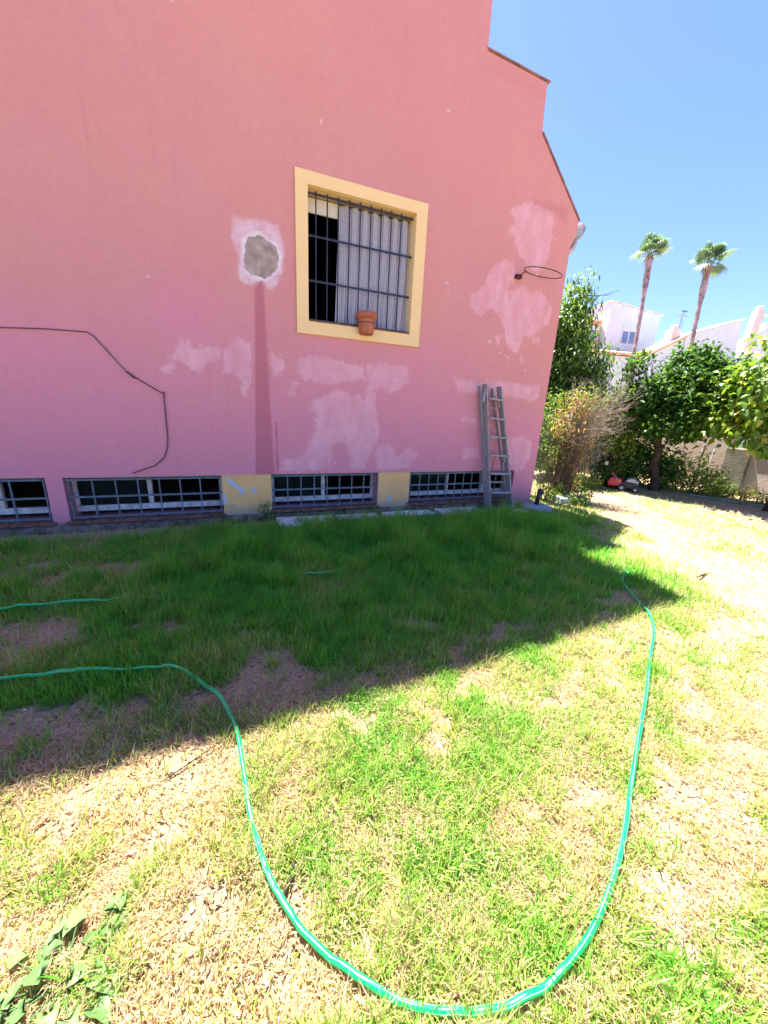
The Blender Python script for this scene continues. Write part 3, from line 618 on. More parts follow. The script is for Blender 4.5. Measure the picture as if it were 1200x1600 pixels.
# umbrella foot
ub = empty('umbrella_base', (4.52, 4.48, 0), 'blue-grey round parasol base with black tube beside the house corner', 'parasol base')
MB().lathe([(.0,.0),(.25,.0),(.265,.03),(.25,.065),(.20,.085),(.05,.10),(.0,.10)], 28).build('foot', M['umbrella'], ub, smooth=True)
MB().tube([(-.02,0,.09),(-.0,0,.22),(.012,0,.36)], .034, 14).build('tube', M['black'], ub, smooth=True)

# concrete slabs and blocks
def slab(name, poly, z, lab, cat, m='concrete', grp=None):
    cx = sum(p[0] for p in poly)/len(poly); cy = sum(p[1] for p in poly)/len(poly)
    me = MB(); n = len(poly); pts = []
    for i in range(n):
        a = poly[i]; b = poly[(i+1) % n]
        for k in range(4):
            t = k/4; j = .012; pts.append((a[0]*(1-t)+b[0]*t-cx+random.uniform(-j, j), a[1]*(1-t)+b[1]*t-cy+random.uniform(-j, j)))
    q = len(pts); me.add([(x, y, -.05) for x, y in pts]+[(x, y, z) for x, y in pts], [tuple(range(q))[::-1], tuple(range(q, 2*q))]+[(i, (i+1) % q, (i+1) % q+q, i+q) for i in range(q)])
    o = me.build(name, M[m], None, bevel=.01); o.location = (cx, cy, 0); return tag(o, lab, cat, grp)
slab('concrete_slab', [(.36,4.33),(1.02,4.40),(1.10,4.72),(.34,4.72)], .055, 'largest pale concrete slab lying in the grass below the middle basement window', 'slab')
slab('concrete_slab', [(1.12,4.47),(1.72,4.52),(1.74,4.72),(1.14,4.72)], .045, 'narrow pale concrete slab just left of the right ochre pier', 'slab')
slab('concrete_slab', [(1.80,4.50),(2.62,4.50),(2.60,4.72),(1.82,4.72)], .05, 'pale concrete slab at the foot of the right ochre pier', 'slab')
slab('concrete_slab', [(2.72,4.42),(3.40,4.42),(3.42,4.70),(2.70,4.71)], .06, 'pale concrete slab in the grass just left of the ladder feet', 'slab')
slab('concrete_slab', [(3.98,4.30),(4.22,4.32),(4.20,4.50),(3.98,4.48)], .04, 'small broken slab between the ladder and the parasol base', 'slab')
slab('concrete_block', [(5.35,4.72),(5.95,4.66),(5.98,4.95),(5.38,5.0)], .10, 'low concrete block beside the foot of the dry shrub', 'block')

# ------------------------------------------------------------------ hoses
def catmull(P, k=10):
    P = [Vector(p) for p in P]; out = []
    for i in range(len(P)-1):
        a, b, c, d = P[max(i-1,0)], P[i], P[i+1], P[min(i+2,len(P)-1)]
        for j in range(k):
            t = j/k; out.append(.5*((2*b)+(c-a)*t+(2*a-5*b+4*c-d)*t*t+(3*b-a-3*c+d)*t**3))
    out.append(P[-1]); return out
HOSE_PTS = []
def hose(name, pts, r, m, lab, lift=.012, n=12):
    c = catmull([(x, y, 0) for x, y, *z in pts], 10); zz = [p[2] if len(p) > 2 else 0 for p in pts]
    out = []
    for i, p in enumerate(c):
        z = np.interp(i/10, range(len(zz)), zz); out.append(Vector((p.x, p.y, float(gh(p.x, p.y))+lift+z+.004*math.sin(i*.37))))
    if pts[0][1] < 2.5: HOSE_PTS.extend([(p.x, p.y) for p in out])
    mb = MB().tube(out, r, n); o = mb.build(name, m, None, smooth=True); me = o.data
    al = [0.0]
    for a, b in zip(out[:-1], out[1:]): al.append(al[-1]+(b-a).length)
    A = me.attributes.new('along', 'FLOAT', 'POINT'); B = me.attributes.new('around', 'FLOAT', 'POINT')
    A.data.foreach_set('value', [al[i//n] for i in range(len(me.vertices))]); B.data.foreach_set('value', [abs((i % n)/n*2-1)*1.0 for i in range(len(me.vertices))])
    return tag(o, lab, 'hose')
hose('garden_hose', [(-4.2,2.45,.03),(-3.2,2.38,.03),(-2.3,2.25,.03),(-1.7,2.2,.03),(-1.27,2.13,.03),(-1.03,2.09,.035),(-.76,2.04,.04),(-.51,2.0,.035),(-.34,1.9,.015),(-.19,1.7),(-.11,1.49),(-.08,1.28),(-.05,1.04),(-.01,.88),(.03,.78),(.11,.65),(.21,.54),(.32,.455),(.44,.40),(.57,.365),(.71,.36),(.88,.39),(1.07,.46),(1.27,.56),(1.56,.73),(1.99,.97),(2.43,1.23),(2.80,1.45),(3.01,1.66),(3.12,1.85),(3.25,2.02),(3.43,2.15),(3.62,2.22),(3.8,2.2,-.03)], .0098, M['hose'], 'long bright green hose looping through the sunny foreground lawn', .030)
hose('garden_hose', [(-4.4,2.85),(-3.5,2.92),(-2.6,2.97),(-2.0,2.96),(-1.63,2.95),(-1.28,2.94),(-.92,2.89),(-.58,2.86,-.02),(-.3,2.88,-.045),(0,2.93,-.05),(.35,2.92,-.01),(.57,2.925),(.8,2.96,-.03)], .010, M['hose'], 'green hose lying straight in the shaded grass nearer the house', .055)
hose('old_hose', [(9.0,4.75),(9.15,4.5),(9.22,4.3),(9.27,4.12),(9.33,3.95),(9.40,3.75),(9.5,3.55),(9.6,3.3),(9.8,3.0)], .022, M['oldhose'], 'faded grey-green hose below the garden wall at the right edge', .03)

# ------------------------------------------------------------------ leaves
def leaves(C, D, Nn, Ln, Wd, curl=.25):
    """C centres, D direction of the midrib, Nn normals, lengths, widths -> verts, tris (folded, drooping leaf of 6 verts)"""
    D = D/np.linalg.norm(D, axis=1, keepdims=True); S = np.cross(D, Nn); S /= np.linalg.norm(S, axis=1, keepdims=True)+1e-9; U = np.cross(S, D)
    Ln = Ln[:, None]; Wd = Wd[:, None]
    b = C; ml = C+D*Ln*.38+S*Wd*.5+U*Wd*.18; mr = C+D*Ln*.38-S*Wd*.5+U*Wd*.18; mm = C+D*Ln*.45
    ul = C+D*Ln*.75+S*Wd*.32-U*Ln*curl*.35; ur = C+D*Ln*.75-S*Wd*.32-U*Ln*curl*.35; tp = C+D*Ln-U*Ln*curl
    V = np.stack([b, ml, mr, mm, ul, ur, tp], 1).reshape(-1, 3); n = len(C); o = np.arange(n)[:, None]*7
    F = np.concatenate([o+np.array([[0,3,1]]), o+np.array([[0,2,3]]), o+np.array([[3,6,4]]), o+np.array([[3,5,6]]), o+np.array([[1,3,4]]), o+np.array([[3,2,5]])])
    return V, F
def rdir(n): v = RNG.normal(size=(n, 3)); return v/np.linalg.norm(v, axis=1, keepdims=True)
def crown(name, parent, blobs, m, clumps, per, leaf, wd, droop=.3, spread=.13, tintb=0., gap=.0, inner=.35):
    """leaf clumps spread through blobs (cx,cy,cz,rx,ry,rz) in the parent's frame; each clump a small twig with leaves"""
    B = np.array(blobs, float); vol = (B[:,3]*B[:,4]*B[:,5])**.67; pick = RNG.choice(len(B), clumps, p=vol/vol.sum()); b = B[pick]
    d = rdir(clumps); rr = 1-(RNG.random(clumps)**2.0)*(1-inner); rr *= 1+.22*(RNG.random(clumps)-.35)
    c = b[:, :3]+d*b[:, 3:]*rr[:, None]
    keep = vnoise(c[:,0]*1.0+c[:,2]*.7, c[:,1]+c[:,2]*.9, 2.6, 5) > gap; c = c[keep]; d = d[keep]; rr = rr[keep]; k = len(c)
    C = np.repeat(c, per, 0); dd = np.repeat(d, per, 0); n = len(C)
    off = RNG.normal(size=(n, 3))*spread; C = C+off
    D = dd*.6+rdir(n)*.9+np.array([0, 0, -droop]); Nn = rdir(n)*.6+np.array([0, 0, 1.0])+dd*.5
    Ln = leaf*(.6+.7*RNG.random(n)); Wd = wd*(.7+.5*RNG.random(n))
    V, F = leaves(C, D, Nn, Ln, Wd)
    t = np.clip(.42+tintb+.22*RNG.normal(size=n)+np.repeat(.14*RNG.normal(size=k), per), 0, 1)
    return npmesh(name, V, F3=F, m=m, parent=parent, attrs=dict(tint=np.repeat(t, 7))), c
def branchy(mb, base, dirv, length, r, depth, up=.25, wig=.25, split=3):
    pts = [Vector(base)]; d = Vector(dirv).normalized(); n = 6
    for i in range(n):
        d = (d+Vector([random.gauss(0, wig) for _ in range(3)])*.35+Vector((0,0,up))*.12).normalized(); pts.append(pts[-1]+d*length/n)
    mb.tube(pts, [r*(1-.55*i/n) for i in range(n+1)], 7 if r > .02 else 5)
    if depth > 0:
        for k in range(split):
            i = random.randint(max(2, n-3), n); a = random.uniform(0, 6.28); e = Vector((math.cos(a), math.sin(a), random.uniform(-.1, .9)))
            branchy(mb, pts[i], d*.7+e*.8, length*random.uniform(.55, .75), r*.5, depth-1, up, wig, split)
# --- neighbours' leafy tree beyond the fence by the house corner
def tree(name, loc, lab, cat, mleaf, blobs, clumps, per, leaf, wd, trunk_h, r, limbs, lean=0.0, **kw):
    t = empty(name, loc, lab, cat, kw.pop('group', None))
    mb = MB(); n = 7; pts = [Vector((math.sin(i*1.3)*.008*i-lean*i/n, math.cos(i*1.7)*.008*i+lean*.4*i/n, -.1+trunk_h*i/n)) for i in range(n+1)]
    mb.tube(pts, [r*(1.35 if i == 0 else 1-.35*i/n) for i in range(n+1)], 10)
    for bl in limbs:
        c = Vector(bl); s = pts[-1] if random.random() < .6 else pts[-2]; mid = s.lerp(c, .5)+Vector((random.uniform(-.1,.1), random.uniform(-.1,.1), .08))
        mb.tube([s, s.lerp(mid,.5)+Vector((0,0,.03)), mid, mid.lerp(c,.5), c], [r*.6, r*.5, r*.38, r*.28, r*.14], 7)
        for _ in range(4): branchy(mb, mid.lerp(c, random.random()), (random.uniform(-1,1), random.uniform(-1,1), random.uniform(-.2,1)), .5, r*.16, 1)
    mb.build('trunk', M['bark'], t, smooth=True)
    crown('crown', t, blobs, mleaf, clumps, per, leaf, wd, **kw)
    return t
bl = [(0,0,2.6,.75,.7,.7),(-.3,.1,3.3,.6,.6,.6),(.25,-.1,2.9,.55,.6,.6),(-.1,0,3.9,.34,.34,.40),(-.02,0,4.35,.26,.26,.36),(-.45,.1,3.6,.4,.4,.4),(.45,-.3,2.2,.5,.5,.5),(-.6,.3,2.6,.6,.6,.9),(.0,0,1.8,.8,.7,.5)]
tree('leafy_tree', (7.65,7.35,0), 'tall narrow leafy tree behind the fence beside the pink house corner', 'tree', M['loquat'], bl, 1500, 13, .14, .045, 1.9, .09, [b[:3] for b in bl], droop=.9, spread=.13, gap=.18)
bl = [(0,0,2.15,.95,.85,.62),(.35,-.3,2.35,.62,.6,.50),(-.2,.2,2.55,.42,.4,.32),(.22,-.1,2.85,.36,.36,.28),(-.70,.42,2.62,.30,.30,.30),(-.55,.45,1.85,.55,.5,.5),(.55,-.5,1.9,.5,.5,.5),(-.1,0,1.55,.8,.7,.30)]
tree('citrus_tree', (8.78,5.30,0), 'round dark green citrus tree with thick trunk behind the lawnmower', 'tree', M['citrus'], bl, 1600, 14, .11, .055, 1.25, .105, [b[:3] for b in bl[:7]], lean=.24, droop=.25, spread=.085, gap=.34)
bl = [(0,0,2.9,.95,.95,.70),(.3,.3,2.2,1.1,1.0,.7),(-.35,.35,2.05,.75,.7,.42),(-.55,.75,1.60,.42,.42,.26),(-.1,-.4,2.5,.7,.7,.6),(.3,-.2,3.4,.7,.7,.5),(-.25,.15,1.35,.40,.40,.20),(-.45,.6,2.35,.30,.30,.25)]
tree('broadleaf_tree', (9.15,3.45,0), 'light yellow-green broad-leaved tree reaching in from the right edge', 'tree', M['fig'], bl, 760, 9, .16, .085, 1.35, .10, [b[:3] for b in bl[:7]], droop=.45, spread=.12, gap=.25)

# --- half dry shrub next to the house corner
ds = empty('dry_shrub', (5.70,5.12,0), 'half dead shrub with bare twigs and orange dry leaves by the house corner', 'shrub')
mb = MB(); tips = []
random.seed(23)
for k in range(95):
    a = random.uniform(0, 6.28); rr = .17*math.sqrt(random.random()); b = Vector((rr*math.cos(a), rr*math.sin(a), -.03))
    lean = Vector((random.uniform(-.24,.30), random.uniform(-.25,.12), 1)); h = random.uniform(.7, 2.15) if k > 30 else random.uniform(.5, 1.2); pts = [b]; d = Vector((lean.x*.1, lean.y*.1, 1)).normalized()
    for i in range(9):
        d = (d+Vector((lean.x*.035*i, lean.y*.035*i, 0))+Vector([random.gauss(0,.05) for _ in range(3)])).normalized(); pts.append(pts[-1]+d*h/9)
    mb.tube(pts, [.0095*(1-.8*i/9)+.0015 for i in range(10)], 5); tips += [p for p in pts[3:] if p.z > 1.0]
    for q in range(2): branchy(mb, pts[random.randint(4, 9)], d+Vector((random.gauss(0,.7), random.gauss(0,.7), .2)), random.uniform(.2,.4), .0035, 1, .1, .5, 3)
mb.build('stems', M['drystem'], ds)
mb = MB()
for k in range(95):     # bleached bare twigs sweeping up and to the right
    p = tips[random.randrange(len(tips))]
    branchy(mb, p, (random.uniform(.15,1.0), random.uniform(-.8,.05), random.uniform(-.05,.85)), random.uniform(.30,.56), .0048, 2, .10, .45, 3)
mb.build('bare_twigs', M['twig'], ds)
crown('dry_leaves', ds, [(-.12,.02,1.45,.26,.3,.28),(.12,-.1,1.15,.20,.2,.22),(.20,-.1,.70,.12,.15,.2),(.18,-.1,.35,.10,.12,.15),(.0,0,1.75,.22,.3,.22)], M['dryleaf'], 120, 8, .075, .024, droop=1.1, spread=.06, gap=.2, tintb=.25)
crown('green_leaves', ds, [(-.22,.05,1.15,.20,.2,.45),(-.1,0,.9,.22,.2,.15),(.1,0,1.85,.35,.3,.2)], M['bush'], 60, 8, .065, .022, droop=.3, spread=.07, gap=.3, tintb=.2)
random.seed(31)
# --- climbing greenery on the fence and low growth
def shrub(name, loc, lab, cat, mleaf, blobs, clumps, per, leaf, wd, stem_h=.5, group=None, **kw):
    t = empty(name, loc, lab, cat, group); mb = MB()
    for k in range(7): branchy(mb, (random.uniform(-.08,.08), random.uniform(-.08,.08), -.03), (random.uniform(-.6,.6), random.uniform(-.6,.6), 1), stem_h, .008, 1, .2, .4, 3)
    mb.build('stem', M['bark'], t); crown('foliage', t, blobs, mleaf, clumps, per, leaf, wd, **kw); return t
shrub('climbing_shrub', (7.35,6.25,0), 'dense green climber over the fence between the dry shrub and the citrus tree', 'shrub', M['bush'], [(0,0,1.45,.75,.35,.5),(.6,0,1.6,.6,.35,.5),(-.6,.1,1.6,.6,.35,.45),(1.1,0,1.35,.45,.3,.4),(0,.45,.7,1.0,.3,.6)], 620, 11, .085, .038, 1.1, spread=.09, gap=.2)
shrub('bright_shrub', (7.95,5.85,0), 'small bright green shrub above the mower handle', 'shrub', M['fig'], [(0,0,1.15,.28,.22,.22),(.15,-.05,.95,.2,.2,.18)], 60, 9, .11, .06, .95, spread=.06)
shrub('shaded_shrub', (8.35,5.85,0), 'dark shaded bush behind the mower and left of the citrus trunk', 'shrub', M['citrus'], [(0,0,.5,.5,.3,.5),(.6,-.0,.65,.5,.3,.6),(-.35,.1,.35,.4,.25,.35),(1.0,-.3,.5,.4,.3,.5)], 520, 11, .09, .045, .6, spread=.07)
shrub('low_weeds', (7.0,5.75,0), 'low variegated weeds at the foot of the fence left of the mower', 'weeds', M['bush'], [(0,0,.14,.5,.18,.20),(-.4,0,.18,.25,.15,.22)], 120, 9, .085, .022, .2, spread=.05, tintb=.3)
shrub('yellow_green_bush', (9.55,5.0,0), 'yellow-green sprawling bush against the garden wall right of the citrus trunk', 'shrub', M['bush'], [(0,0,.40,.35,.3,.42),(-.2,.35,.35,.3,.3,.35),(.15,-.35,.25,.3,.25,.28)], 230, 10, .085, .032, .55, spread=.07, tintb=.2)
shrub('wall_weeds', (9.95,4.3,0), 'scrubby weeds along the garden wall in front of the pilaster', 'weeds', M['bush'], [(0,0,.12,.25,.5,.16),(-.1,-.6,.10,.2,.4,.14),(.1,.5,.14,.2,.3,.2)], 150, 9, .07, .024, .2, spread=.05, tintb=.25)
shrub('low_weeds', (5.62,4.62,0), 'leafy weeds growing over the low concrete block', 'weeds', M['bush'], [(0,0,.12,.22,.15,.14)], 60, 9, .06, .028, .2, spread=.04, tintb=.1)
shrub('wall_weeds', (5.15,5.0,0), 'green weeds between the house corner and the dry shrub', 'weeds', M['bush'], [(0,0,.18,.2,.2,.2),(.3,0,.12,.2,.15,.14)], 45, 9, .09, .022, .35, spread=.06, tintb=.05)
shrub('far_garden_tree', (9.9,8.6,0), 'dark foliage mass of the garden behind the fence', 'shrub', M['citrus'], [(0,0,1.2,1.5,.6,1.2),(-1.3,.2,1.0,1.0,.5,1.0)], 520, 11, .11, .055, 1.4, spread=.12)
shrub('tall_hedge', (11.6,3.6,0), 'green hedge rising behind the low right part of the garden wall', 'hedge', M['bush'], [(0,0,1.0,.6,2.6,1.1),(.2,-3.4,.9,.6,2.2,1.1)], 1100, 11, .12, .055, 1.4, spread=.13, gap=-1)
# weed growing at the pier
wdp = empty('pier_weed', (.22,4.68,0), 'spiky weed standing in front of the left ochre pier', 'weed')
mb = MB()
for k in range(9): mb.tube([(0,0,0),(random.uniform(-.04,.04),0,.14),(random.uniform(-.09,.09),random.uniform(-.05,.02),random.uniform(.2,.33))], [.004,.003,.001], 5)
mb.build('stem', M['bush'], wdp); crown('foliage', wdp, [(0,0,.2,.08,.05,.13)], M['bush'], 16, 6, .05, .014, spread=.02)

# --- distant palms
def palm(loc, top, lean, lab, seed):
    random.seed(seed); t = empty('palm_tree', loc, lab, 'palm tree', 'tall fan palms behind the houses')
    H = top-.2; pts = []; n = 26
    for i in range(n+1):
        u = i/n; pts.append(Vector((lean[0]*u+.10*math.sin(u*5+seed), lean[1]*u, H*u)))
    rs = [.105-.02*min(1, i/n*1.2)+.012*(i % 2) + (.05 if i > n-5 else 0) for i in range(n+1)]
    MB().tube(pts, rs, 10).build('trunk', M['palmbark'], t, smooth=True)
    tip = pts[-1]; Vs = []; Fs = []; ts = []
    for k in range(19):
        a = k*2.399+random.uniform(-.3,.3); el = random.uniform(-.55, 1.25) if k > 6 else random.uniform(.9, 1.4)
        d = Vector((math.cos(a)*math.cos(el), math.sin(a)*math.cos(el), math.sin(el)))
        st = tip+d*random.uniform(.30,.50)+Vector((0,0,-.06)); side = d.cross(Vector((0,0,1))).normalized(); up = side.cross(d)
        R_ = random.uniform(.48,.74); tint = random.random()*.6
        o = len(Vs); Vs += [tip-side*.02, tip+side*.02, st+side*.015, st-side*.015]; Fs += [(o,o+1,o+2),(o,o+2,o+3)]; ts += [tint]*4
        for q in range(22):
            th = (q/21-.5)*3.9; dd = (d*math.cos(th)+side*math.sin(th)).normalized(); L_ = R_*(1-.22*abs(q/21-.5)*2)
            w = .035; sd = (side*math.cos(th)-d*math.sin(th))*w
            m1 = st+dd*L_*.55+up*.03; tp = st+dd*L_+Vector((0,0,-.30*L_*random.uniform(.6,1.6))); m2 = st+dd*L_*.8-Vector((0,0,.08*L_))
            o = len(Vs); Vs += [st, m1+sd, m1-sd, m2+sd*.7, m2-sd*.7, tp]; Fs += [(o,o+1,o+2),(o+1,o+3,o+4),(o+1,o+4,o+2),(o+3,o+5,o+4)]; tt = min(1, tint+random.random()*.3); ts += [tt]*5+[min(1, tt+.2)]
    npmesh('fronds', np.array([tuple(v) for v in Vs]), F3=np.array(Fs), m=M['frond'], parent=t, attrs=dict(tint=ts))
    tail = MB()
    for k in range(10):
        a = random.uniform(0, 6.28); tail.tube([tip+Vector((0,0,-.1)), tip+Vector((.2*math.cos(a),.2*math.sin(a),-.25)), tip+Vector((.22*math.cos(a),.22*math.sin(a),-.5))], [.03,.02,.005], 5)
    tail.build('dead_fronds', M['twig'], t)
s = 25/34.
palm((20.30,14.62,0), 10.05, (-.40,.62), 'slimmer left one of two tall fan palms, its trunk crossing the stepped white house', 3)
palm((21.62,12.72,0), 9.35, (-.10,.55), 'right one of two tall fan palms, leaning in front of the low white gable', 8)
# wispy plume peeking past the house corner
wsp = shrub('wispy_tree', (9.55,10.2,0), 'wispy distant treetop just beyond the house corner', 'tree', M['bush'], [(0,0,4.9,.28,.28,.5),(.05,0,4.0,.4,.4,.8)], 46, 8, .22, .02, .3, spread=.10)
MB().tube([(0,0,-.1),(.03,0,1.5),(-.02,.02,3.0),(.02,0,4.2),(0,0,5.2)], [.07,.06,.045,.025,.008], 8).build('trunk', M['bark'], wsp)

# ------------------------------------------------------------------ garden wall, fence
gw = empty('garden_wall', (10.4,4.5,0), 'stained plaster garden wall with grey pilaster at the right', 'wall')
def gwp(mb, name, m, **kw):
    o = mb.build(name, m, gw, **kw); o.matrix_parent_inverse = Matrix.Translation((-10.4,-4.5,0)); return o
gwp(MB().box(10.4,10.6,-6,4.50,-.2,1.00), 'low_wall', M['gardenwall']); gwp(MB().box(10.40,10.6,4.96,9.5,-.2,1.48).box(5.0,10.38,9.3,9.5,-.2,1.6), 'high_wall', M['gardenwall'])
gwp(MB().box(10.33,10.62,4.505,4.955,-.2,1.04), 'pilaster', M['pilaster'], bevel=.01)
mb = MB(); y = -6
while y < 4.49: mb.box(10.36,10.64,y,min(y+.30,4.49),1.004,1.035); y += .304
gwp(mb, 'coping', M['sill'], bevel=.006)
tag(MB().beam((10.05,5.30,0),(10.25,5.35,1.05),.10,.03).build('plank', M['wood'], None), 'left one of the boards propped on the garden wall', 'plank', 'boards propped on the garden wall')
tag(MB().beam((9.95,5.05,0),(10.28,5.15,.98),.03,.05).build('plank', M['wood'], None), 'right, thinner one of the boards propped on the garden wall', 'plank', 'boards propped on the garden wall')
fn = empty('wire_fence', (5.0,6.0,0), 'chain-link garden fence with dark lattice section behind the dry shrub', 'fence')
def fp(mb, name, m, **kw):
    o = mb.build(name, m, fn, **kw); o.matrix_parent_inverse = Matrix.Translation((-5,-6,0)); return o
def mesh_panel(x0, x1, z0, z1, y, s, r):
    mb = MB(); H = z1-z0; k = x0-H
    while k < x1:
        for sg in (0, 1):
            pts = []
            a0 = max(k, x0); a1 = min(k+H, x1)
            if a1-a0 < .02: continue
            t0 = (a0-k)/H; t1 = (a1-k)/H
            if sg: z_0, z_1 = z1-t0*H, z1-t1*H
            else: z_0, z_1 = z0+t0*H, z0+t1*H
            mb.tube([(a0, y+.003*sg, z_0), (a1, y+.003*sg, z_1)], r, 4, caps=False)
        k += s
    return mb
fp(mesh_panel(4.72, 6.55, .02, 1.62, 6.0, .085, .0022), 'chain_link', M['wiregalv'])
fp(mesh_panel(6.62, 8.88, .02, 1.02, 5.98, .085, .0062), 'lattice_panel', M['wire'])
for x, h in ((4.72,1.7),(6.58,1.7),(8.92,1.06)): fp(MB().tube([(x,6.0,-.1),(x,6.0,h)], .025, 10), 'post', M['wire'], smooth=True)
fp(MB().tube([(6.6,5.98,1.03),(8.9,5.98,1.03)], .012, 6), 'top_rail', M['wire'])

# ------------------------------------------------------------------ lawnmower
mw = empty('lawnmower', (7.95,5.50,.0), 'small red and grey lawnmower parked by the fence at the lawn end', 'lawnmower', rz=math.atan2(-.81,.59)); mw.scale = (.82, .82, .82)
# local x = forward (towards the hood), z up
def shell(prof, x0, x1, hw): pass
MB().prism([(-.06,.09),(.34,.09),(.38,.14),(.36,.20),(.26,.25),(.05,.27),(-.06,.24)], -.19, .19).build('deck', M['black'], mw, bevel=.02)
MB().prism([(.02,.24),(.10,.345),(.22,.365),(.32,.30),(.35,.20),(.0,.20)], -.15, .15).build('motor_hood', M['hood'], mw, bevel=.035, seg=3)
MB().prism([(-.34,.10),(-.07,.12),(-.02,.22),(-.05,.33),(-.30,.36),(-.38,.22)], -.175, .175).build('grass_box', M['red'], mw, bevel=.03, seg=3)
for x, r in ((-.02,.095),(.30,.08)):
    for sy in (-1, 1):
        rt = Matrix.Rotation(R(90), 3, 'X'); w = MB().lathe([(.02,-.022),(r*.9,-.022),(r,-.012),(r,.012),(r*.9,.022),(.02,.022)], 20, (x, sy*.215, r), rt).build('wheel', M['black'], mw, smooth=True)
        MB().lathe([(.01,-.026),(r*.5,-.026),(r*.5,.026),(.01,.026)], 14, (x, sy*.215, r), rt).build('rim', M['gutter'], w, smooth=False)
for sy in (-1, 1):
    MB().tube([(-.02,sy*.17,.20),(-.16,sy*.175,.32),(-.30,sy*.18,.46)], .011, 8).build('lower_handle', M['silver'], mw, smooth=True)
    MB().lathe([(.008,-.02),(.024,-.016),(.024,.016),(.008,.02)], 10, (-.29,sy*.195,.455), Matrix.Rotation(R(90), 3, 'X')).build('knob', M['red'], mw)
MB().tube(catmull([(-.27,-.18,.43),(-.42,-.18,.62),(-.55,-.18,.80),(-.61,-.15,.86),(-.62,0,.87),(-.61,.15,.86),(-.55,.18,.80),(-.42,.18,.62),(-.27,.18,.43)], 5), .011, 8).build('upper_handle', M['black'], mw, smooth=True)
MB().box(-.52,-.44,-.21,-.13,.66,.76).build('switch_box', M['hood'], mw, bevel=.01)
MB().tube(catmull([(-.48,-.17,.66),(-.40,-.20,.50),(-.25,-.21,.35),(-.05,-.15,.30),(.1,-.1,.33)], 5), .005, 6).build('cord', M['black'], mw, smooth=True)

# ------------------------------------------------------------------ far houses (frame: u along the facade, v away)
def frame(name, P0, ang, lab):
    h = empty(name, (P0[0], P0[1], 0), lab, 'house', 'whitewashed houses beyond the garden', rz=R(ang)); return h
def window_(h, x0, x1, z0, z1, y, blind=False):
    w = MB().box(x0-.05, x1+.05, y-.04, y-.002, z0-.05, z0).box(x0-.05, x1+.05, y-.04, y-.002, z1, z1+.05).box(x0-.05, x0, y-.04, y-.002, z0+.001, z1-.001).box(x1, x1+.05, y-.04, y-.002, z0+.001, z1-.001)
    if blind:
        o = w.build('window', M['white'], h); MB().box(x0+.001, x1-.001, y-.025, y-.003, z0+.001, z1-.001).build('shutter', M['shutter'], o)
    else:
        w.box((x0+x1)/2-.04, (x0+x1)/2+.04, y-.035, y-.002, z0+.001, z1-.001); w.box(x0+.001, x1-.001, y-.045, y-.004, z1-.22, z1-.001)
        o = w.build('window', M['white'], h); MB().box(x0+.002, x1-.002, y-.015, y-.001, z0+.002, z1-.22).build('pane', M['bluglass'], o)
    return o
def tiles(mb, x0, x1, y0, y1, z0, z1, step=.24):
    x = x0
    while x < x1:
        for (dx, r, up) in ((0, step*.42, 1),):
            n = 6; a0 = []; a1 = []
            for k in range(n+1):
                th = math.pi*k/n; a0.append((x+dx-r*math.cos(th), y0, z0+r*math.sin(th)*.8)); a1.append((x+dx-r*math.cos(th), y1, z1+r*math.sin(th)*.8))
            mb.add(a0+a1, [(k, k+1, k+n+2, k+n+1) for k in range(n)]+[tuple(range(n, -1, -1))])
        x += step
    mb.add([(x0-.12,y0+.02,z0-.02),(x1,y0+.02,z0-.02),(x1,y1,z1-.02),(x0-.12,y1,z1-.02),(x0-.12,y0+.02,z0-.08),(x1,y0+.02,z0-.08),(x1,y1,z1-.08),(x0-.12,y1,z1-.08)], [(0,1,2,3),(4,7,6,5),(0,4,5,1),(1,5,6,2),(3,2,6,7),(0,3,7,4)])
h1 = frame('white_house', (23.27,18.93), -12, 'white two-storey house with sloping roofline behind the left palm')
MB().prism([(-.71,0),(3.10,0),(3.05,8.36),(-.71,8.86)], 0, 7).build('upper_wall', M['white'], h1)
MB().prism([(-.78,8.875),(3.25,8.36),(3.25,8.42),(-.78,8.94)], -.08, 7.05).build('roof', M['concrete'], h1)
window_(h1, .50, 1.45, 6.5, 7.45, 0)
MB().box(1.2,1.5,.6,.9,8.55,8.85).build('chimney', M['pinkch'], h1)
MB().prism([(-3.5,0),(3.0,0),(3.0,5.25),(-3.5,5.25)], -2.6, -.03).build('lower_wall', M['white'], h1)
mb = MB(); tiles(mb, -3.4, 3.15, -2.85, -.02, 5.34, 5.95); mb.build('tile_roof', M['tile'], h1)
MB().prism([(-3.4,0),(-.75,0),(-.75,7.75),(-3.4,7.75)], .5, 4).build('annex_wall', M['peach'], h1)
mb = MB(); tiles(mb, -3.4, -.8, .30, 3.0, 7.78, 8.5); mb.build('annex_roof', M['tile'], h1)
window_(h1, -2.0, -.95, 6.7, 7.45, .5)
h2 = frame('white_house', (25.99,14.99), -12, 'lower white gabled house with peach verge and closed shutter behind the right palm')
MB().prism([(-1.50,0),(2.66,0),(2.10,7.60),(-1.50,6.48)], 0, 1.6).build('gable_wall', M['white'], h2)
MB().prism([(-3.30,0),(-1.52,0),(-1.52,6.38),(-3.30,5.50)], .05, 1.2).build('side_wall', M['white'], h2)
MB().prism([(-3.42,5.44),(-1.51,6.40),(-1.51,6.55),(-3.42,5.58)], -.12, 1.25).build('verge', M['peach'], h2)
MB().prism([(-1.56,6.48),(2.18,7.64),(2.18,7.72),(-1.56,6.56)], -.10, 1.65).build('roof', M['white'], h2)
window_(h2, -.12, .82, 5.25, 6.08, 0, True)
MB().prism([(-2.30,5.9),(-1.70,5.9),(-1.70,6.85),(-2.26,6.85)], .2, .7).build('chimney', M['pinkch'], h2)
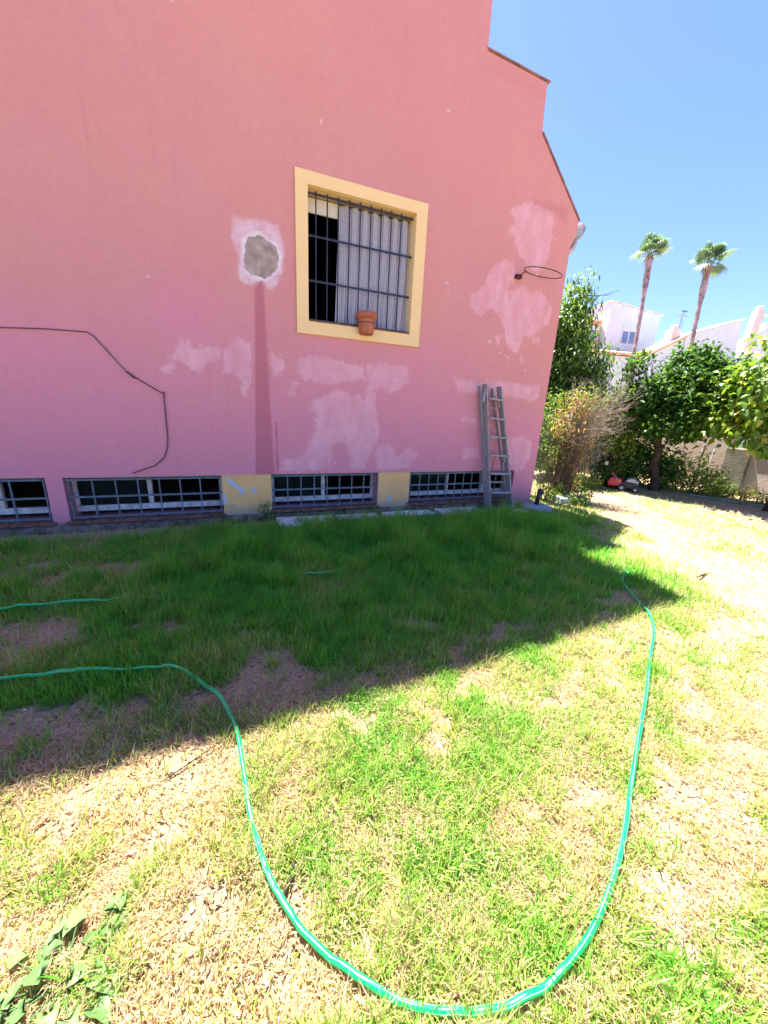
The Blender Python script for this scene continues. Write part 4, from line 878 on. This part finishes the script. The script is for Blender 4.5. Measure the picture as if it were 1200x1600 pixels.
MB().lathe([(.17,0),(.19,.02),(.19,.22),(.17,.25)], 14, (-1.98,.45,6.85)).build('chimney_pot', M['pinkch'], h2)
mb = MB(); tiles(mb, .5, 3.2, -1.2, -.02, 4.75, 5.05); mb.build('porch_roof', M['tile'], h2); MB().box(.5,3.1,-1.1,-.03,0,4.62).build('porch_wall', M['white'], h2)
h3 = frame('white_house', (25.99+3.9*.978,14.99-3.9*.208), -12, 'white house with big chimney peeking above the trees at the right edge')
MB().prism([(-.5,0),(5,0),(5,8.1),(1.8,8.05),(-.5,6.3)], 1.0, 1.7).build('wall', M['white'], h3)
MB().prism([(-.75,6.0),(-.08,6.0),(-.10,8.35),(-.55,8.35)], .3, .65).build('chimney', M['pinkch'], h3)
MB().lathe([(.16,0),(.19,.02),(.19,.20),(.15,.24)], 14, (-.32,.47,8.35)).build('chimney_pot', M['pinkch'], h3)
mb = MB(); tiles(mb, 1.9, 4.9, .75, 1.7, 8.2, 8.5); mb.build('tile_roof', M['tile'], h3)
an = empty('tv_antenna', (25.99-.1*.978+.21*2, 14.99+.1*.208+.978*2, 6.9), 'thin television antenna on the roof between the right palm and big chimney', 'antenna', rz=R(-12))
MB().tube([(0,0,-.4),(0,0,1.35)], .02, 6).tube([(.35,.2,-.4),(.35,.2,1.05)], .015, 6).build('mast', M['antenna'], an)
mb = MB().tube([(-.45,0,1.2),(.45,0,1.2)], .015, 5)
for k in range(8): mb.tube([(-.4+k*.11,-.2,1.2),(-.4+k*.11,.2,1.2)], .008, 4)
mb.tube([(.1,0,1.2),(.1,0,1.45)], .015, 5); mb.box(-.1,.3,-.02,.02,1.42,1.50); mb.build('array', M['antenna'], an)

# ------------------------------------------------------------------ grass
def scatter(n_target, dens):
    """random points, kept with the probability dens(x,y)<=1"""
    out = []; tot = 0
    while tot < n_target:
        # polar sampling about the camera foot gives 1/d density
        th = RNG.uniform(R(-48), R(152), 200000); d = .30*(14/.30)**RNG.random(200000)
        x = d*np.cos(th); y = d*np.sin(th); ok = (y > .12) & (x > -5.0) & (x < 10.35) & ~((y > 4.74) & (x < 4.72)) & (y < 7.5)
        x = x[ok]; y = y[ok]; p = dens(x, y); k = RNG.random(len(x)) < p; out.append(np.stack([x[k], y[k]], 1)); tot += k.sum()
    return np.concatenate(out)[:n_target]
def blades(P, length, width, lean, tint, flat=0.0, lift=0.0):
    n = len(P); x, y = P[:, 0], P[:, 1]; z = gh(x, y)+lift
    a = RNG.uniform(0, 2*np.pi, n); dirx, diry = np.cos(a), np.sin(a); px, py = -diry, dirx
    w = width*.5; V = np.zeros((n, 5, 3)); h = np.sqrt(np.clip(1-lean**2, .02, 1))
    def pt(t, curve):
        rr = length*lean*t**1.5*curve; return x+dirx*rr, y+diry*rr, z+length*h*t*(1-.25*lean*t)
    b = RNG.uniform(-1, 1, n)
    x0, y0, z0 = pt(0, 1); x1, y1, z1 = pt(.5, 1); x2, y2, z2 = pt(1, 1); x1 = x1+px*length*.08*b; y1 = y1+py*length*.08*b
    V[:, 0] = np.stack([x0-px*w, y0-py*w, z0-.004], 1); V[:, 1] = np.stack([x0+px*w, y0+py*w, z0-.004], 1)
    V[:, 2] = np.stack([x1-px*w*.85, y1-py*w*.85, z1], 1); V[:, 3] = np.stack([x1+px*w*.85, y1+py*w*.85, z1], 1); V[:, 4] = np.stack([x2, y2, z2], 1)
    o = np.arange(n)[:, None]*5; F4 = o+np.array([[0,1,3,2]]); F3 = o+np.array([[2,3,4]])
    return V.reshape(-1, 3), F3, F4, np.repeat(tint, 5)
HOSE = np.array(HOSE_PTS)
def off_hose(P, r_=.016):
    k = np.ones(len(P), bool)
    for i in range(0, len(HOSE), 2):
        h = HOSE[i]; k &= (np.abs(P[:,0]-h[0]) > r_) | (np.abs(P[:,1]-h[1]) > r_)
    return P[k]
def dist(P): return np.hypot(P[:, 0], P[:, 1])
def dgreen(x, y):
    g, s_, lush, sh = fields(x, y); d = np.hypot(x, y); return np.clip(g**1.3*.95+.035, 0, 1)*np.clip((.3+d)/2.6, .22, 1)*(1-sstep(6, 13, d)*.5)
P = off_hose(scatter(250000, dgreen)); d = dist(P); g, s_, lush, sh = fields(P[:,0], P[:,1])
lush = lush*(1-.85*sstep(3.75, 4.25, P[:,1]))
sc = 1+.15*np.clip(d-2, 0, 8); n = len(P)
tuft = fbm(P[:,0], P[:,1], 9, 3, 55); clump = fbm(P[:,0], P[:,1], 3.5, 2, 91)
long_ = RNG.random(n)**4.5
ln = (.026+.040*RNG.random(n)+.055*long_+.045*sh+.17*lush*np.clip((clump-.33)*4.2, .18, 1.7))*(.35+1.25*tuft)*(1+.05*np.clip(d-3, 0, 7)); wdt = (.0030+.0030*RNG.random(n))*sc
ln *= 1-.35*sstep(5.2, 7, P[:,0])
tn = np.clip(.52+.07*(1-sh)*(1-lush)+.15*RNG.normal(size=n)+.22*(.55-g)-.12*lush-.08*sh+.45*(clump-.5), 0, .9)
V, F3, F4, T = blades(P, ln, wdt, np.clip(.20+.72*RNG.random(n), 0, .94), tn, lift=0)
tag(npmesh('grass', V, F3=F3, F4=F4, m=M['grass'], attrs=dict(tint=T)), 'patchy green lawn grass growing from the garden soil', 'grass', kind='stuff')
def ddry(x, y):
    g, s_, lush, sh = fields(x, y); d = np.hypot(x, y); c = fbm(x, y, 7, 3, 71); return np.clip((1.05-g*.75-s_*.85-lush*.8-sh*.4)*np.clip((c-.30)*3.2, .05, 1.2), .01, 1)*np.clip((.3+d)/2.2, .25, 1)*(1-sstep(5, 12, d)*.5)
P = off_hose(scatter(150000, ddry), .012); d = dist(P); n = len(P); sc = 1+.15*np.clip(d-2, 0, 8)
V, F3, F4, T = blades(P, (.010+.036*RNG.random(n)**1.6)*sc**.6, (.0020+.0030*RNG.random(n))*sc, np.clip(.72+.27*RNG.random(n), 0, .985), np.clip(.87+.10*RNG.normal(size=n), .66, 1), lift=.002+.022*RNG.random(n)**2)
tag(npmesh('dry_litter', V, F3=F3, F4=F4, m=M['grass'], attrs=dict(tint=T)), 'dry straw-coloured clippings lying over the lawn', 'litter', kind='stuff')

# curled dead leaves and crumbs of earth
def dcr(x, y):
    g, s_, lush, sh = fields(x, y); d = np.hypot(x, y); return np.clip(.10+s_*.9-lush*.5, .02, 1)*np.clip((.3+d)/2.2, .25, 1)*(1-sstep(4, 8, d))
P = off_hose(scatter(4500, dcr), .02); n = len(P); z = gh(P[:,0], P[:,1])+.003+.006*RNG.random(n)
a = RNG.uniform(0, 6.28, n); D_ = np.stack([np.cos(a), np.sin(a), RNG.uniform(-.3, .35, n)], 1)
V, F = leaves(np.stack([P[:,0], P[:,1], z], 1), D_, rdir(n)*.7+np.array([0,0,1.]), .010+.022*RNG.random(n)**2, .006+.010*RNG.random(n), .45)
tag(npmesh('dead_leaves', V, F3=F, m=M['crumb'], attrs=dict(tint=np.repeat(RNG.random(n), 7))), 'small curled brown dead leaves and crumbs scattered over the bare soil', 'dead leaves', kind='stuff')
# broad-leaved weed in the near left corner
wd_ = empty('broadleaf_weed', (-.52,.80,0), 'pale green broad-leaved weed in the near left corner of the lawn', 'weed')
OUT = [(0,0),(.06,.20),(.0,.42),(.22,.40),(.45,.30),(.70,.17),(.88,.08),(1,0)]      # half outline of an arrow-shaped leaf
Vw = []; Fw = []; Tw = []
sm = MB()
for k in range(26):
    a = k*2.4+RNG.uniform(-.4, .4); rad = .02+.125*math.sqrt(k/26); l = RNG.uniform(.045, .078); h = RNG.uniform(.025, .05)-.012*k/26; tl = RNG.uniform(-.15, .12)
    b = Vector((rad*math.cos(a), rad*math.sin(a), h)); d = Vector((math.cos(a+RNG.uniform(-.5,.5)), math.sin(a+RNG.uniform(-.5,.5)), tl)).normalized(); sd = d.cross(Vector((RNG.uniform(-.35,.35), RNG.uniform(-.35,.35), 1))).normalized(); u = sd.cross(d)
    o = len(Vw); n = len(OUT)
    for (t, w) in OUT: Vw.append(b+d*l*t-u*l*.25*t*t)
    for sg in (1, -1):
        for q, (t, w) in enumerate(OUT): Vw.append(b+d*l*(t-(.12 if q == 2 else 0))+sd*l*w*sg*.85-u*l*.25*t*t+u*l*(w*.35+.04*math.sin(q*2.1+k)))
    for q in range(n-1):
        Fw += [(o+q, o+q+1, o+n+q+1), (o+q, o+n+q+1, o+n+q), (o+q, o+2*n+q+1, o+q+1), (o+q, o+2*n+q, o+2*n+q+1)]
    Tw += [RNG.random()]*(3*n); sm.tube([(0,0,0), (b.x*.6, b.y*.6, b.z*.8), tuple(b)], [.003,.0022,.0015], 5)
npmesh('foliage', np.array([tuple(v) for v in Vw]), F3=np.array(Fw), m=M['weed'], parent=wd_, attrs=dict(tint=Tw), smooth=True)
sm.build('stem', M['weed'], wd_)
# fallen sticks and dead leaves scattered as single things
for (x, y, a, l, r, lab) in ((2.30,1.30,.2,.07,.008,'short dark stick on the sunny lawn right of the hose'),(-.22,1.40,.5,.20,.003,'thin brown twig on the bare soil at the left'),(.07,.84,1.0,.06,.009,'stubby piece of bark in the grass left of the hose bend'),(4.35,1.95,.1,.14,.008,'brown stick on the dry track at the right')):
    z = float(gh(x, y))+.012; c, s_ = math.cos(a), math.sin(a)
    o = MB().tube([(-l*c,-l*s_,0),(-l*.3*c+.004,-l*.3*s_,.006),(l*.4*c,l*.4*s_+.005,.003),(l*c,l*s_,.0)], [r*.7,r,r*.9,r*.5], 7).build('fallen_stick', M['bark'], None, smooth=True)
    o.location = (x, y, z); tag(o, lab, 'stick', 'sticks lying on the lawn')
